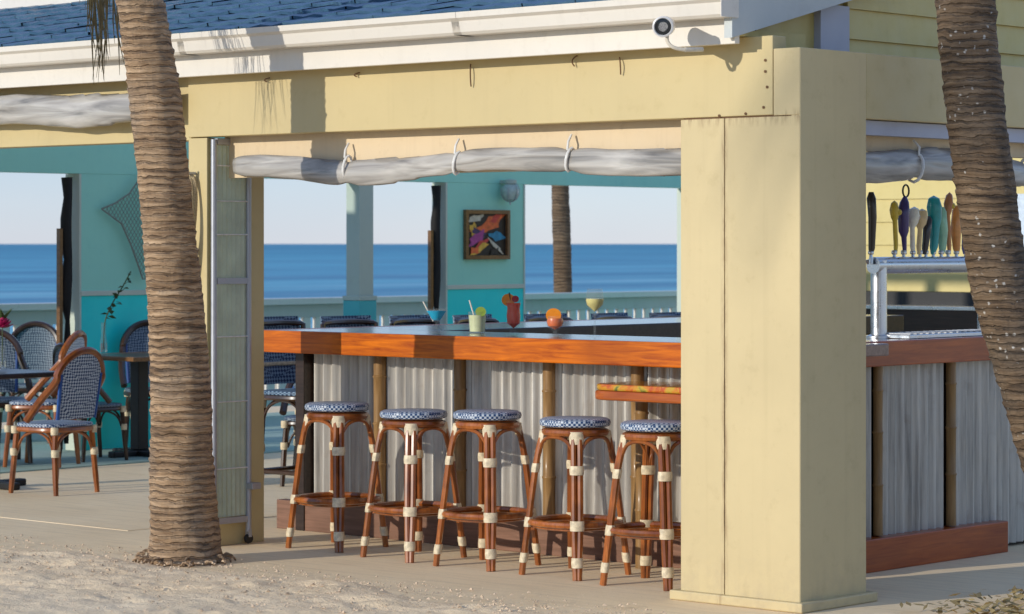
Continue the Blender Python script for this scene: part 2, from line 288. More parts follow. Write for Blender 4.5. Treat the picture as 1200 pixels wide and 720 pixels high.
# ------------------------------------------------------------------ mesh helpers
class MB:
    def __init__(s): s.v = []; s.f = []; s.mi = []; s.cur = 0
    def add(s, vs, fs):
        o = len(s.v); s.v += [tuple(v) for v in vs]
        for f in fs: s.f.append(tuple(i + o for i in f)); s.mi.append(s.cur)
    def box(s, x0, x1, y0, y1, z0, z1, bev=0):
        if bev:
            bm = bmesh.new(); bmesh.ops.create_cube(bm, size=1)
            for v in bm.verts: v.co = Vector(((x0 + x1) / 2 + v.co.x * (x1 - x0), (y0 + y1) / 2 + v.co.y * (y1 - y0), (z0 + z1) / 2 + v.co.z * (z1 - z0)))
            bmesh.ops.bevel(bm, geom=bm.edges[:], offset=bev, segments=2, affect='EDGES')
            bm.verts.index_update(); s.add([v.co[:] for v in bm.verts], [[v.index for v in f.verts] for f in bm.faces]); bm.free(); return s
        s.add([(x0, y0, z0), (x1, y0, z0), (x1, y1, z0), (x0, y1, z0), (x0, y0, z1), (x1, y0, z1), (x1, y1, z1), (x0, y1, z1)],
              [(3, 2, 1, 0), (4, 5, 6, 7), (0, 1, 5, 4), (1, 2, 6, 5), (2, 3, 7, 6), (3, 0, 4, 7)]); return s
    def tube(s, pts, rad, seg=8, cap=True, closed=False, flat=1.0):
        pts = [Vector(p) for p in pts]; n = len(pts)
        rads = rad if isinstance(rad, (list, tuple)) else [rad] * n
        tang = []
        for i in range(n):
            a = pts[i - 1] if (i > 0 or closed) else pts[i]; b = pts[(i + 1) % n] if (i < n - 1 or closed) else pts[i]
            tang.append((b - a).normalized())
        up = Vector((0, 0, 1)) if abs(tang[0].z) < .9 else Vector((0, 1, 0))
        u = (up - tang[0] * up.dot(tang[0])).normalized(); vs = []
        for i in range(n):
            u = (u - tang[i] * u.dot(tang[i])).normalized(); w = tang[i].cross(u)
            for k in range(seg):
                a = 2 * math.pi * k / seg; vs.append(pts[i] + (u * math.cos(a) + w * math.sin(a) * flat) * rads[i])
        fs = []
        for i in range(n if closed else n - 1):
            j = (i + 1) % n
            for k in range(seg): fs.append((i * seg + k, i * seg + (k + 1) % seg, j * seg + (k + 1) % seg, j * seg + k))
        if cap and not closed: fs += [tuple(reversed(range(seg))), tuple((n - 1) * seg + k for k in range(seg))]
        s.add(vs, fs); return s
    def lathe(s, prof, seg=20, c=(0, 0, 0)):
        vs = []; fs = []; n = len(prof)
        for r, z in prof:
            for k in range(seg):
                a = 2 * math.pi * k / seg; vs.append((c[0] + r * math.cos(a), c[1] + r * math.sin(a), c[2] + z))
        for i in range(n - 1):
            for k in range(seg): fs.append((i * seg + k, i * seg + (k + 1) % seg, (i + 1) * seg + (k + 1) % seg, (i + 1) * seg + k))
        if prof[0][0] > 1e-4: fs.append(tuple(reversed(range(seg))))
        if prof[-1][0] > 1e-4: fs.append(tuple((n - 1) * seg + k for k in range(seg)))
        s.add(vs, fs); return s
    def prism(s, prof, x0, x1, axis='x'):
        """closed profile of (a,b) pairs swept along an axis: axis x -> (y,z), y -> (x,z), z -> (x,y)"""
        n = len(prof)
        P = {'x': lambda t, a, b: (t, a, b), 'y': lambda t, a, b: (a, t, b), 'z': lambda t, a, b: (a, b, t)}[axis]
        s.add([P(x0, a, b) for a, b in prof] + [P(x1, a, b) for a, b in prof],
              [tuple(range(n)), tuple(reversed(range(n, 2 * n)))] + [(i, n + i, n + (i + 1) % n, (i + 1) % n) for i in range(n)]); return s
    def build(s, name, mat, parent=None, loc=(0, 0, 0), rot=(0, 0, 0), smooth=False, bevel=0):
        me = bpy.data.meshes.new(name); me.from_pydata(s.v, [], s.f)
        mats = mat if isinstance(mat, (list, tuple)) else [mat]
        for m in mats: me.materials.append(M[m] if isinstance(m, str) else m)
        if len(mats) > 1: me.polygons.foreach_set('material_index', s.mi)
        bm = bmesh.new(); bm.from_mesh(me); bmesh.ops.recalc_face_normals(bm, faces=bm.faces); bm.to_mesh(me); bm.free()
        if smooth:
            me.polygons.foreach_set('use_smooth', [True] * len(me.polygons))
            if smooth != 'all': me.set_sharp_from_angle(angle=R(40))
        me.update()
        o = bpy.data.objects.new(name, me); C.objects.link(o); o.parent = parent; o.location = loc; o.rotation_euler = rot
        if bevel:
            bv = o.modifiers.new('bevel', 'BEVEL'); bv.width = bevel; bv.segments = 2; bv.limit_method = 'ANGLE'
        return o
def tag(o, label, cat, group=None, kind=None):
    if label: o['label'] = label
    if cat: o['category'] = cat
    if group: o['group'] = group
    if kind: o['kind'] = kind
    return o
def thing(name, label, cat, loc=(0, 0, 0), rz=0, group=None):
    o = bpy.data.objects.new(name, None); C.objects.link(o); o.location = loc; o.rotation_euler = (0, 0, rz); o.empty_display_size = .1
    return tag(o, label, cat, group)
def struct(o): o['kind'] = 'structure'; return o
def copy_tree(o, parent=None):
    c = o.copy(); C.objects.link(c); c.parent = parent
    for ch in list(o.children): copy_tree(ch, c)
    return c
def fbm(x, y, z=0, o=4): return noise.fractal(Vector((x, y, z)), 1.0, 2.0, o)
def bez(p0, p1, p2, n=8):
    p0, p1, p2 = map(Vector, (p0, p1, p2))
    return [p0 * (1 - t) ** 2 + p1 * 2 * t * (1 - t) + p2 * t * t for t in [i / n for i in range(n + 1)]]
def catmull(P, n=8):
    P = [Vector(p) for p in P]; out = []
    for i in range(len(P) - 1):
        a, b, c, d = P[max(i - 1, 0)], P[i], P[i + 1], P[min(i + 2, len(P) - 1)]
        for k in range(n):
            t = k / n
            out.append(.5 * (2 * b + (c - a) * t + (2 * a - 5 * b + 4 * c - d) * t * t + (3 * b - a - 3 * c + d) * t ** 3))
    return out + [P[-1]]

# ------------------------------------------------------------------ ground, paving, sea
mb = MB(); mb.box(-20, 400, -400, 400, -1.9, -.03); struct(mb.build('ground', 'sand'))
mb = MB()                                                        # loose sand lying over the front of the paving
X0, X1, Y0, Y1, ST = -7.0, 3.2, -3.6, .9, .024
nx, ny = int((X1 - X0) / ST), int((Y1 - Y0) / ST)
frnd = random.Random(21); FP = []
for k in range(16):
    fx, fy, fa = frnd.uniform(-5.6, -.3), frnd.uniform(-1.9, -.75), frnd.uniform(-.5, .9)
    for m_ in range(3): FP.append((fx + .55 * m_ * math.cos(fa) + .09 * (m_ % 2), fy + .55 * m_ * math.sin(fa) - .1 * (m_ % 2), fa))
vs = []
for j in range(ny + 1):
    for i in range(nx + 1):
        x, y = X0 + i * ST, Y0 + j * ST
        e = -.50 - .16 * fbm(x * 1.1, 3.3) - .22 * max(0, min(1, (-4.2 - x) / 1.0))
        if x > -.35: e = e + (x + .35) * 1.32 - .10                 # the sand runs on beside the right-hand palm
        if x > .95: e = .9
        s = max(0, min(1, (e - y) / .45)); s = s * s * (3 - 2 * s)
        h = -.022 + s * .052 + (.012 * fbm(x * 2.3, y * 2.3) + .010 * fbm(x * 7, y * 7, 5) + .006 * fbm(x * 19, y * 19, 9)) * (0.35 + .65 * s)
        for fx, fy, fa in FP:
            dx, dy = x - fx, y - fy
            if abs(dx) < .26 and abs(dy) < .26:
                u, w_ = dx * math.cos(fa) + dy * math.sin(fa), -dx * math.sin(fa) + dy * math.cos(fa); rr = (u / .15) ** 2 + (w_ / .062) ** 2
                h += s * (-.012 * math.exp(-rr) + .005 * math.exp(-(rr - 2.2) ** 2))
        vs.append((x, y, h))
mb.add(vs, [(j * (nx + 1) + i, j * (nx + 1) + i + 1, (j + 1) * (nx + 1) + i + 1, (j + 1) * (nx + 1) + i) for j in range(ny) for i in range(nx)])
struct(mb.build('sand', 'sand', smooth='all'))
mb = MB(); mb.box(-4.9, 1.6, -1.5, 9, -.2, 0); mb.box(-12.3, -4.9, -1.5, .27, -.2, 0.0)
struct(mb.build('paving', 'concrete'))
mb = MB(); mb.box(-8.6, -4.904, .27, 9, -.2, .003); struct(mb.build('floor', 'concrete', bevel=.004))
mb = MB(); mb.box(-12.3, -8.604, .274, 15, -.2, .012); mb.box(-8.6, 1, 9.004, 15, -.2, .01); struct(mb.build('painted_floor', 'greenfloor'))
mb = MB(); mb.add([(-20, -30000, -1.7), (-40000, -30000, -1.7), (-40000, 40000, -1.7), (-20, 40000, -1.7)], [(0, 1, 2, 3)]); struct(mb.build('sea', 'sea'))

# ------------------------------------------------------------------ the building
bld = thing('beach_bar_building', 'open cream yellow beach bar building with blue shingle roof and teal inner walls', 'building')
# corner pillar
p = MB(); p.box(-.665, -.008, .008, .50, 0, 2.496); pil = p.build('corner_pillar', 'rust', bld)
p = MB(); p.box(-.675, -.424, 0, .05, .002, 2.198); p.build('board', 'pillar', pil, bevel=.003)
p = MB(); p.box(-.420, -.002, 0, .05, .002, 2.198); p.build('board', 'pillar', pil, bevel=.003)
p = MB(); p.box(-.147, -.002, 0, .05, 2.2015, 2.5); p.build('board', 'pillar', pil, bevel=.003)
p = MB(); p.box(-.05, 0, .002, .507, .004, 2.5); p.build('board', 'pillar', pil, bevel=.003)
p = MB(); p.box(-.677, -.63, .052, .505, .002, 2.2); p.build('board', 'pillar', pil)
p = MB(); p.box(-.715, .035, -.035, .55, .001, .045); p.build('base_plate', 'pillar', pil, bevel=.006)
# beams
p = MB(); p.box(-4.08, -.151, 0, .10, 2.205, 2.56); fb = p.build('front_beam', 'cream', bld, bevel=.004)
p = MB(); p.box(-.1, -.003, .51, 4.4, 2.2, 2.5); p.build('side_beam', 'cream', bld, bevel=.004)
p = MB(); p.box(-12, -4.09, .03, .15, 2.19, 2.56); p.build('left_beam', 'cream', bld, bevel=.004)
p = MB(); p.box(-3.92, -.68, .12, .16, 1.985, 2.30); p.build('header_board', 'header', bld)
p = MB(); p.box(-.18, -.12, .52, 6, 2.06, 2.30); p.build('header_board', 'header', bld)
p = MB(); p.box(-.104, -.04, .53, 6, 2.13, 2.196); p.build('inner_trim', 'greytrim', bld)
# small wires and rusty nails on the beam
for (px, z, ln, sw) in ((-1.98, 2.51, .11, .01), (-1.29, 2.52, .05, -.04), (-1.03, 2.5, .08, .02), (-3.42, 2.50, .02, -.05), (-2.75, 2.5, .02, -.05)):
    q = MB(); q.tube(bez((px, -.012, z), (px + sw, -.03, z - ln * .4), (px + sw * .4, -.014, z - ln)), .0035, 6); q.build('hook', 'rust', fb)
for (px, z) in ((-.19, 2.45), (-.19, 2.40), (-.18, 2.33), (-.2, 2.24), (-.30, 2.215), (-.45, 2.21)):
    q = MB(); q.lathe([(.006, 0), (.007, .003), (0, .005)], 8); q.build('nail', 'rust', fb, (px, -.001, z), (R(90), 0, 0))
# left post
p = MB(); p.box(-4.08, -3.93, 0.002, .42, 0, 2.2); p.build('post', 'cream', bld, bevel=.005)
p = MB(); p.box(-10.2, -9.9, .03, .3, 0, 2.2); p.build('post', 'cream', bld)
# soffit, fascia, gutter
p = MB(); p.box(-12, -.30, -.11, .1, 2.562, 2.59); p.build('soffit', 'cream2', bld)
p = MB(); p.box(-12, -.27, -.12, -.085, 2.522, 2.72); p.build('fascia', 'white', bld, bevel=.003)
gp = [(-.203, 2.635), (-.29, 2.635), (-.303, 2.648), (-.316, 2.70), (-.335, 2.714), (-.339, 2.742), (-.33, 2.742), (-.326, 2.722), (-.307, 2.706), (-.295, 2.655), (-.285, 2.645), (-.203, 2.645)]
gp = [(a + .08, b_) for a, b_ in gp]
p = MB(); p.prism(gp, -12, -.25); p.box(-.2495, -.246, -.25, -.123, 2.635, 2.738); gut = p.build('gutter', 'white', bld)
for gx in (-1.9, -3.9, -5.9):
    q = MB(); q.prism([(a - .003 * (a < -.25), b - .003 * (b < 2.62)) for a, b in gp], gx, gx + .05); q.build('gutter_joint', 'white', gut)
# roof: pitch .246 from the eave
PIT = .246; EY, EZ = -.225, 2.75
def roof_z(y): return EZ + (y - EY) * PIT
RT = 1.70
p = MB(); p.prism([(EY + .06, roof_z(EY + .06) - .03), (RT, roof_z(RT) - .03), (RT, roof_z(RT) - .12), (EY + .16, roof_z(EY + .16) - .12)], -12, -.30); roof = p.build('roof', 'dark_wood', bld)
TW, TC = .33, .228
def shingle_geo(mb, ox=0, oy=0, oz=0):
    n = 8; vs = []; dz = TC * PIT
    for (yy, zz) in ((.06, .008), (.004, .012), (0, .028), (TC + .03, dz + .016)):
        for i in range(n + 1):
            t = i / n; wv = .010 * (math.cos(t * 4 * math.pi) * .5 + .5)
            vs.append((ox + t * (TW - .004), oy + yy, oz + zz + wv))
    fs = []
    for r in range(3):
        for i in range(n): fs.append((r * (n + 1) + i, r * (n + 1) + i + 1, (r + 1) * (n + 1) + i + 1, (r + 1) * (n + 1) + i))
    mb.add(vs, fs)
sm = MB(); shingle_geo(sm); sh0 = sm.build('shingle', 'roof', roof); rest = MB(); first = True
for c in range(9):
    y = EY - .01 + c * TC; z = roof_z(y) - .026
    x = -12 + (c % 2) * TW / 2
    while x < -.60:
        if -7.6 < x < -1.2:
            o = sh0 if first else sh0.copy()
            if not first: C.objects.link(o); o.parent = roof
            first = False; o.location = (x, y + random.uniform(-.006, .006), z + random.uniform(-.002, .004)); o.rotation_euler = (random.uniform(-.01, .012), random.uniform(-.006, .006), random.uniform(-.012, .012))
        else: shingle_geo(rest, x, y, z)
        x += TW
o = rest.build('shingle_field', 'roof', roof); o['kind'] = 'stuff'
p = MB(); p.box(-.2995, -.255, 0, 1, 0, .175); rk = p.build('rake_board', 'rake', bld)
me = rk.data
for v in me.vertices:
    y = -.16 + v.co.y * (RT + .16); v.co.z = roof_z(y) - .218 + v.co.z * 1.28 - .002; v.co.y = y
# clerestory above the roof
p = MB(); p.box(-12, -.3, RT, RT + .12, 3.05, 3.30); p.build('ridge_board', 'white', bld)
up = MB(); up.box(-12, -6.2, RT + .06, RT + .2, 3.302, 3.36); up.box(-12, -6.2, RT + .06, RT + .2, 3.72, 3.8); up = up.build('dormer_wall', 'white', bld)
for k in range(9):
    q = MB(); q.box(-11.9 + k * .7 - .05, -11.9 + k * .7 + .05, RT + .06, RT + .2, 3.361, 3.719); q.build('window_post', 'white', up)
# gable siding on the right-hand side
p = MB(); p.box(-.40, -.365, 0.11, 2.9, 2.50, 3.4); gw = p.build('gable_wall', 'cream2', bld)
for v in gw.data.vertices:
    if v.co.z > 3: v.co.z = roof_z(min(v.co.y, RT)) - .1
for k in range(12):
    z0 = 2.457 + k * .1435
    y0 = max(.84, (z0 - EZ + .16) / PIT + EY - .1)
    if y0 > 2.2: break
    q = MB(); q.prism([(-.364, max(2.501, z0)), (-.336, max(2.501, z0)), (-.352, z0 + .1425), (-.364, z0 + .1425)], y0, 2.9, 'y'); q.build('siding_board', 'cream2', gw)
q = MB(); q.box(-.364, -.325, .605, .835, 2.502, 2.75); q.build('corner_board', 'greytrim', gw)
q = MB(); q.box(-.364, -.335, .12, .50, 2.502, 2.60); q.build('frieze_block', 'cream2', bld)
# ceiling, back walls
p = MB(); p.box(-12.2, -.41, .16, RT + .05, 2.62, 2.70); p.build('ceiling', 'ceil', bld)
WX = -9.8
bw = MB(); bw.box(WX - .16, WX, -.0, 14, 2.18, 2.62); bw = bw.build('back_wall', 'teal_up', bld)
def wall_piece(y0, y1):
    q = MB(); q.box(WX - .16, WX - .002, y0, y1, 1.262, 2.179); q.build('wall_panel', 'teal_up', bw)
    q = MB(); q.box(WX - .16, WX - .002, y0, y1, .012, 1.222); q.build('dado', 'teal_low', bw)
    q = MB(); q.box(WX - .17, WX + .012, y0 - .006, y1 + .006, 1.222, 1.262); q.build('chair_rail', 'railpale', bw, bevel=.004)
    for yy in (y0, y1):
        q = MB(); q.box(WX - .165, WX + .006, yy - .02 if yy == y0 else yy + .001, yy - .001 if yy == y0 else yy + .02, .012, 2.178); q.build('trim', 'railpale', bw)
wall_piece(3.9, 5.35); wall_piece(8.06, 9.08); wall_piece(11.56, 14); wall_piece(-.3, .6)
p = MB(); p.box(-9.96, -9.8, 6.96, 7.13, 0.012, 2.179); col = p.build('column', 'sage', bld)
q = MB(); q.box(-9.98, -9.78, 6.94, 7.15, .012, 1.14); q.build('column_base', 'tealcol', col, bevel=.004)
q = MB(); q.box(-9.985, -9.775, 6.935, 7.155, 1.1405, 1.18); q.build('column_collar', 'sage', col, bevel=.004)
# kitchen wall behind the beer taps
kw = MB(); kw.box(-8.4, -.12, 10.24, 10.36, 0, 2.62); kw = kw.build('kitchen_wall', 'cream2', bld)
for k in range(13):
    z0 = .02 + k * .2
    q = MB(); q.prism([(10.239, z0), (10.215, z0), (10.23, z0 + .198), (10.239, z0 + .198)], -8.4, -.13); q.build('siding_board', 'cream2', kw)
q = MB(); q.box(-5.55, -4.7, 10.185, 10.212, 1.2, 2.05); q.build('window', plain('milky_window', (.62, .70, .78), .15), kw)

# ------------------------------------------------------------------ railing on the seaward deck
rail = thing('deck_railing', 'white balustrade with flat cap rail along the seaward deck', 'railing', (-11.95, 0, 0))
q = MB(); q.box(-.09, .09, .5, 14.5, 1.055, 1.115); q.build('cap_rail', 'white', rail, bevel=.006)
q = MB(); q.box(-.03, .03, .5, 14.5, .93, 1.0545); q.build('top_rail', 'railgrey', rail)
q = MB(); q.box(-.03, .03, .5, 14.5, .10, .16); q.build('bottom_rail', 'railpale', rail)
q = MB(); q.box(-.02, .02, -.045, .045, .161, .929); b0 = q.build('baluster', 'white', rail)
for k in range(90):
    o = b0 if k == 0 else b0.copy()
    if k: C.objects.link(o); o.parent = rail
    o.location = (0, .62 + k * .155, 0)
for yy in (.5, 4.0, 7.5, 11, 14.5):
    q = MB(); q.box(-.06, .06, yy - .06, yy + .06, 0.012, 1.0545); q.build('post', 'white', rail)

# dark roller shades drawn to the sides of the openings
def shade(y, label):
    t = thing('shade_curtain', label, 'shade', (WX - .05, y, 0), 0, 'dark shades in the seaward openings')
    q = MB(); pts = [(0, .012 * math.sin(k * 1.9), 2.15 - k * .16) for k in range(14)]
    q.tube(pts, [.044 - .010 * (k % 3 == 1) - .016 * (k > 6) for k in range(14)], 10); q.build('curtain', 'darkcloth', t, smooth=True)
    q = MB(); q.box(-.02, .02, -.085, -.055, .03, 1.75); q.build('edge_batten', 'brown_wood', t)
shade(3.80, 'gathered dark shade beside the wall with the wire ray sculpture')
shade(7.97, 'gathered dark shade beside the wall with the framed picture')

# ------------------------------------------------------------------ wall decor
t = thing('framed_picture', 'small abstract orange and purple picture in wooden frame on teal wall', 'picture', (WX + .004, 8.565, 1.49))
W2, HH = .295, .447
fr = MB()
for a in ((-W2, W2, 0, .035), (-W2, W2, HH - .035, HH), (-W2, -W2 + .035, .0355, HH - .0355), (W2 - .035, W2, .0355, HH - .0355)):
    fr.box(0, .035, a[0], a[1], a[2], a[3])
fr.build('frame', 'brown_wood', t)
art = MB(); cols = [(.02, .015, .012), (.70, .13, .03), (.36, .05, .22), (.02, .22, .36), (.70, .40, .05), (.55, .50, .38), (.60, .06, .04), (.06, .03, .10)]
w, h = W2 - .034, HH - .07
art.add([(.006, -w, .035), (.006, w, .035), (.006, w, .035 + h), (.006, -w, .035 + h)], [(0, 1, 2, 3)])
def blob(ci, cy, cz, ry, rz, rot=0, lay=1, seed=0):
    art.cur = ci; n = 11; vs = []
    for k in range(n):
        a = 2 * math.pi * k / n; rr = 1 + .28 * math.sin(k * 2.3 + seed)
        yy, zz = ry * rr * math.cos(a), rz * rr * math.sin(a)
        Y = cy + yy * math.cos(rot) - zz * math.sin(rot); Z = cz + yy * math.sin(rot) + zz * math.cos(rot)
        vs.append((.006 + .0008 * lay, max(-w, min(w, Y)), max(.035, min(.035 + h, Z))))
    art.add(vs, [tuple(range(n))])
for i, b_ in enumerate([(5, -.14, .37, .11, .03, .2), (1, .08, .34, .16, .05, .35), (6, .12, .37, .08, .03, .5), (1, -.02, .28, .18, .04, .2), (4, -.17, .27, .05, .06, .3), (7, -.1, .24, .1, .03, -.3), (2, -.13, .19, .12, .045, .5), (6, -.06, .14, .1, .03, .4), (3, .14, .21, .11, .04, -.1), (5, .12, .12, .12, .018, -.6), (4, -.1, .09, .13, .03, .5), (1, -.16, .08, .06, .03, 0), (0, .1, .07, .06, .025, .3)]):
    blob(*b_, lay=i + 1, seed=i)
art.build('canvas', [plain('picture_colour', c, .5, nscale=18, var=.3) for c in cols], t)
t = thing('wall_lamp', 'round globe wall lamp in wire guard above the framed picture', 'lamp', (WX + .10, 8.79, 2.02))
q = MB(); q.lathe([(0, 0), (.05, .012), (.075, .05), (.08, .09), (.07, .13), (.045, .155)], 18); q.build('globe', plain('frosted_globe', (.42, .52, .47), .25), t, smooth=True)
q = MB(); q.lathe([(.05, .155), (.06, .16), (.06, .19), (.02, .2)], 16); q.box(-.10, -.02, -.03, .03, .16, .19); q.build('bracket', 'sage', t)
q = MB()
for k in range(3):
    a = k * math.pi / 3
    q.tube([(.09 * math.sin(s_) * math.cos(a), .09 * math.sin(s_) * math.sin(a), .09 - .1 * math.cos(s_)) for s_ in [i * math.pi / 6 - math.pi / 2 * 1.2 for i in range(9)]], .004, 5)
q.lathe([(0, -.035), (.008, -.03), (.006, -.012), (0, -.01)], 8); q.build('guard', 'greysteel', t)
# wire ray: a manta-like sculpture of mesh on the wall
t = thing('wire_ray_sculpture', 'rusty wire mesh ray sculpture hanging on the teal wall', 'wall sculpture', (WX + .03, 4.5, 1.35))
Y_, Z_ = 0, 0
outl = [(-.43, .555), (-.3, .60), (-.16, .68), (-.06, .80), (.0, .84), (.06, .80), (.16, .68), (.3, .60), (.43, .555), (.27, .46), (.16, .33), (.08, .15), (.02, 0), (-.03, 0), (-.08, .12), (-.15, .28), (-.24, .44)]
q = MB(); pts = [(.012 + .03 * (1 - abs(a) * 2), a, b_) for a, b_ in outl]
q.tube(pts + [pts[0]], .007, 6); q.build('rim', plain('verdigris_wire', (.22, .23, .19), .6), t)
q = MB()
def inside(a, b_):
    r = False; j = len(outl) - 1
    for i in range(len(outl)):
        if (outl[i][1] > b_) != (outl[j][1] > b_) and a < (outl[j][0] - outl[i][0]) * (b_ - outl[i][1]) / (outl[j][1] - outl[i][1]) + outl[i][0]: r = not r
        j = i
    return r
for d_ in (1, -1):
    for k in range(-46, 92):
        run = []
        for s_ in range(0, 90):
            zz = s_ * .01; yy = k * .036 - d_ * .7 * zz - .1 * d_
            if inside(yy, zz): run.append((.014 + .02 * (1 - abs(yy) * 2) + .004 * d_, yy, zz))
            else:
                if len(run) > 2: q.tube([run[0], run[len(run) // 2], run[-1]], .0026, 4)
                run = []
q.build('wire_mesh', plain('verdigris_mesh', (.22, .23, .19), .6), t)

# ------------------------------------------------------------------ rolled canvas curtains
def canvas_roll(name, label, p0, p1, r, ties, seed, zs=1.15):
    p0, p1 = Vector(p0), Vector(p1); t = thing(name, label, 'canvas curtain', tuple(p0), 0, 'rolled vinyl curtains'); d = p1 - p0; ln = d.length; d.normalize(); side = Vector((-d.y, d.x, 0))
    n = int(ln / .03); seg = 22; vs = []; fs = []
    for i in range(n + 1):
        s_ = i / n * ln; pinch = 1.0
        pinch -= .28 * math.exp(-s_ / .05)
        for tt in ties: pinch -= .22 * math.exp(-((s_ - tt) / .05) ** 2)
        sag = .018 * math.sin(s_ * 3.1 + seed) + .02 * fbm(s_ * .9, seed)
        for k in range(seg):
            a = 2 * math.pi * k / seg
            w_ = a * 2 + s_ * 3.2 + 1.2 * fbm(s_ * .8, seed, 0, 2); sw = (w_ / (2 * math.pi)) % 1.0
            fold = .92 + .13 * fbm(s_ * 1.1 + math.cos(a), math.sin(a) * 1.2, seed, 3) + .22 * sw ** 2 + .05 * fbm(s_ * 5, a * 2.5, seed, 3)
            rr = r * pinch * fold
            v = d * s_ + side * (rr * .62 * math.cos(a)) + Vector((0, 0, rr * zs * math.sin(a) + sag)); vs.append(v)
    for i in range(n):
        for k in range(seg): fs.append((i * seg + k, i * seg + (k + 1) % seg, (i + 1) * seg + (k + 1) % seg, (i + 1) * seg + k))
    fs += [tuple(range(seg)), tuple(n * seg + k for k in range(seg))]
    q = MB(); q.add(vs, fs); q.build('rolled_vinyl', 'canvas', t, smooth='all')
    for tt in ties:
        c = d * tt; q = MB(); pts = []
        for k in range(13):
            a = 2 * math.pi * k / 12
            pts.append(c + d * (.012 * math.sin(a)) + side * (r * .74 * math.cos(a)) + Vector((0, 0, r * zs * .95 * math.sin(a) + .004)))
        q.tube(pts, .0075, 6); top = c + Vector((0, 0, r * zs * .85)) - side * .02
        q.tube([top, top + Vector((0, 0, .04)) + d * .006, top + Vector((0, 0, .075)) + side * .03], .006, 6); q.build('tie', 'tie', t, smooth=True)
    return t
canvas_roll('rolled_canvas', 'rolled clear vinyl curtain tied under the front beam above the bar', (-3.80, .085, 2.022), (-.69, .085, 2.032), .040, [.86, 1.64, 2.38], 1.7, 1.45)
canvas_roll('rolled_canvas', 'rolled clear vinyl curtain above the beer tap side opening', (-.10, .53, 1.985), (-.10, 5.4, 1.985), .062, [.52, 1.5, 2.6], 5.2)
canvas_roll('rolled_canvas', 'baggy rolled vinyl curtain hung across the beam beside the palm trunk', (-11.5, -.075, 2.365), (-4.12, -.075, 2.385), .082, [1.3, 3.2, 5.55], 9.1, 1.05)

# ------------------------------------------------------------------ folded gate against the post
t = thing('folded_gate', 'narrow folded gate of green plastic sheet in grey pipe frame on caster', 'gate', (-3.885, .0, 0))
for yy in (.012, .262):
    q = MB(); q.tube([(0, yy, .07 if yy > .1 else .1), (0, yy, 2.19)], .016, 10); q.build('upright', 'greysteel', t, smooth=True)
for zz in (.14, 1.43, 2.18):
    q = MB(); q.box(-.012, .012, .028, .247, zz - .016, zz + .016); q.build('cross_bar', 'greysteel', t)
for zz in (.42, .78, 1.13, 1.68, 1.86, 2.05):
    q = MB(); q.tube([(.007, .026, zz), (.007, .249, zz)], .0035, 6); q.build('wire', 'tie', t)
q = MB(); n = 26; pr = []
for i in range(n + 1):
    y = .03 + i / n * .215; pr.append((.0035 * math.cos(i * 1.6), y))
pr += [(a - .003, y) for a, y in reversed(pr)]
q.prism(pr, .16, 2.16, 'z'); q.build('plastic_sheet', 'green_pane', t, smooth=True)
q = MB(); q.box(-.02, .05, .245, .31, .30, .335); q.build('latch', 'greysteel', t, bevel=.004)
q = MB(); q.lathe([(.0, -.012), (.024, -.012), (.028, 0), (.024, .012), (0, .012)], 16); q.build('caster', 'black', t, (0, .262, .031), (0, R(90), 0))
q = MB(); q.box(-.016, .016, .252, .272, .04, .08); q.build('caster_fork', 'greysteel', t)

# coil of rope hanging on the post front
t = thing('rope_coil', 'coil of old rope hung on the cream post behind the palm trunk', 'rope', (-4.02, -.03, 1.98))
for k in range(4):
    q = MB(); q.tube([(.035 * math.sin(a) * (1 + .2 * k) - .006 * k, -.006 * k + .01 * math.sin(a * 2 + k), -.19 - .035 * k + (.21 + .03 * k) * math.cos(a)) for a in [i * 2 * math.pi / 22 for i in range(23)]], .009, 7)
    q.build('loop', plain('old_rope', (.40, .31, .18), .9, nscale=120, var=.4), t, smooth=True)
q = MB(); q.tube([(0, .03, .03), (0, -.04, .03), (0, -.045, .06)], .008, 6); q.build('hook', 'greysteel', t)

# security camera on the fascia
t = thing('security_camera', 'white bullet security camera mounted on the white fascia', 'camera', (-.47, -.205, 2.50))
dirc = Vector((.55, -.82, -.10)).normalized(); rot = dirc.to_track_quat('Z', 'Y').to_euler(); pos = (-.03, -.13, .098)
q = MB(); q.lathe([(0, -.10), (.036, -.095), (.043, -.08), (.043, .05), (.047, .055), (.047, .075), (.040, .078), (.038, .066)], 24); bd = q.build('housing', plain('camera_white', (.66, .64, .62), .35), t, pos, rot, smooth=True)
q = MB(); q.lathe([(.0, .060), (.020, .060), (.022, .068), (.037, .066)], 24); q.build('lens', plain('camera_lens', (.02, .022, .024), .08), t, pos, rot, smooth=True)
q = MB(); q.tube(bez((-.03, -.11, .06), (-.02, -.14, .0), (.03, -.06, -.005), 8), .009, 8); q.tube([(.03, -.06, -.005), (.06, .03, .0)], .011, 8); q.build('mount_arm', plain('camera_arm', (.66, .6, .5), .4), t, smooth=True)

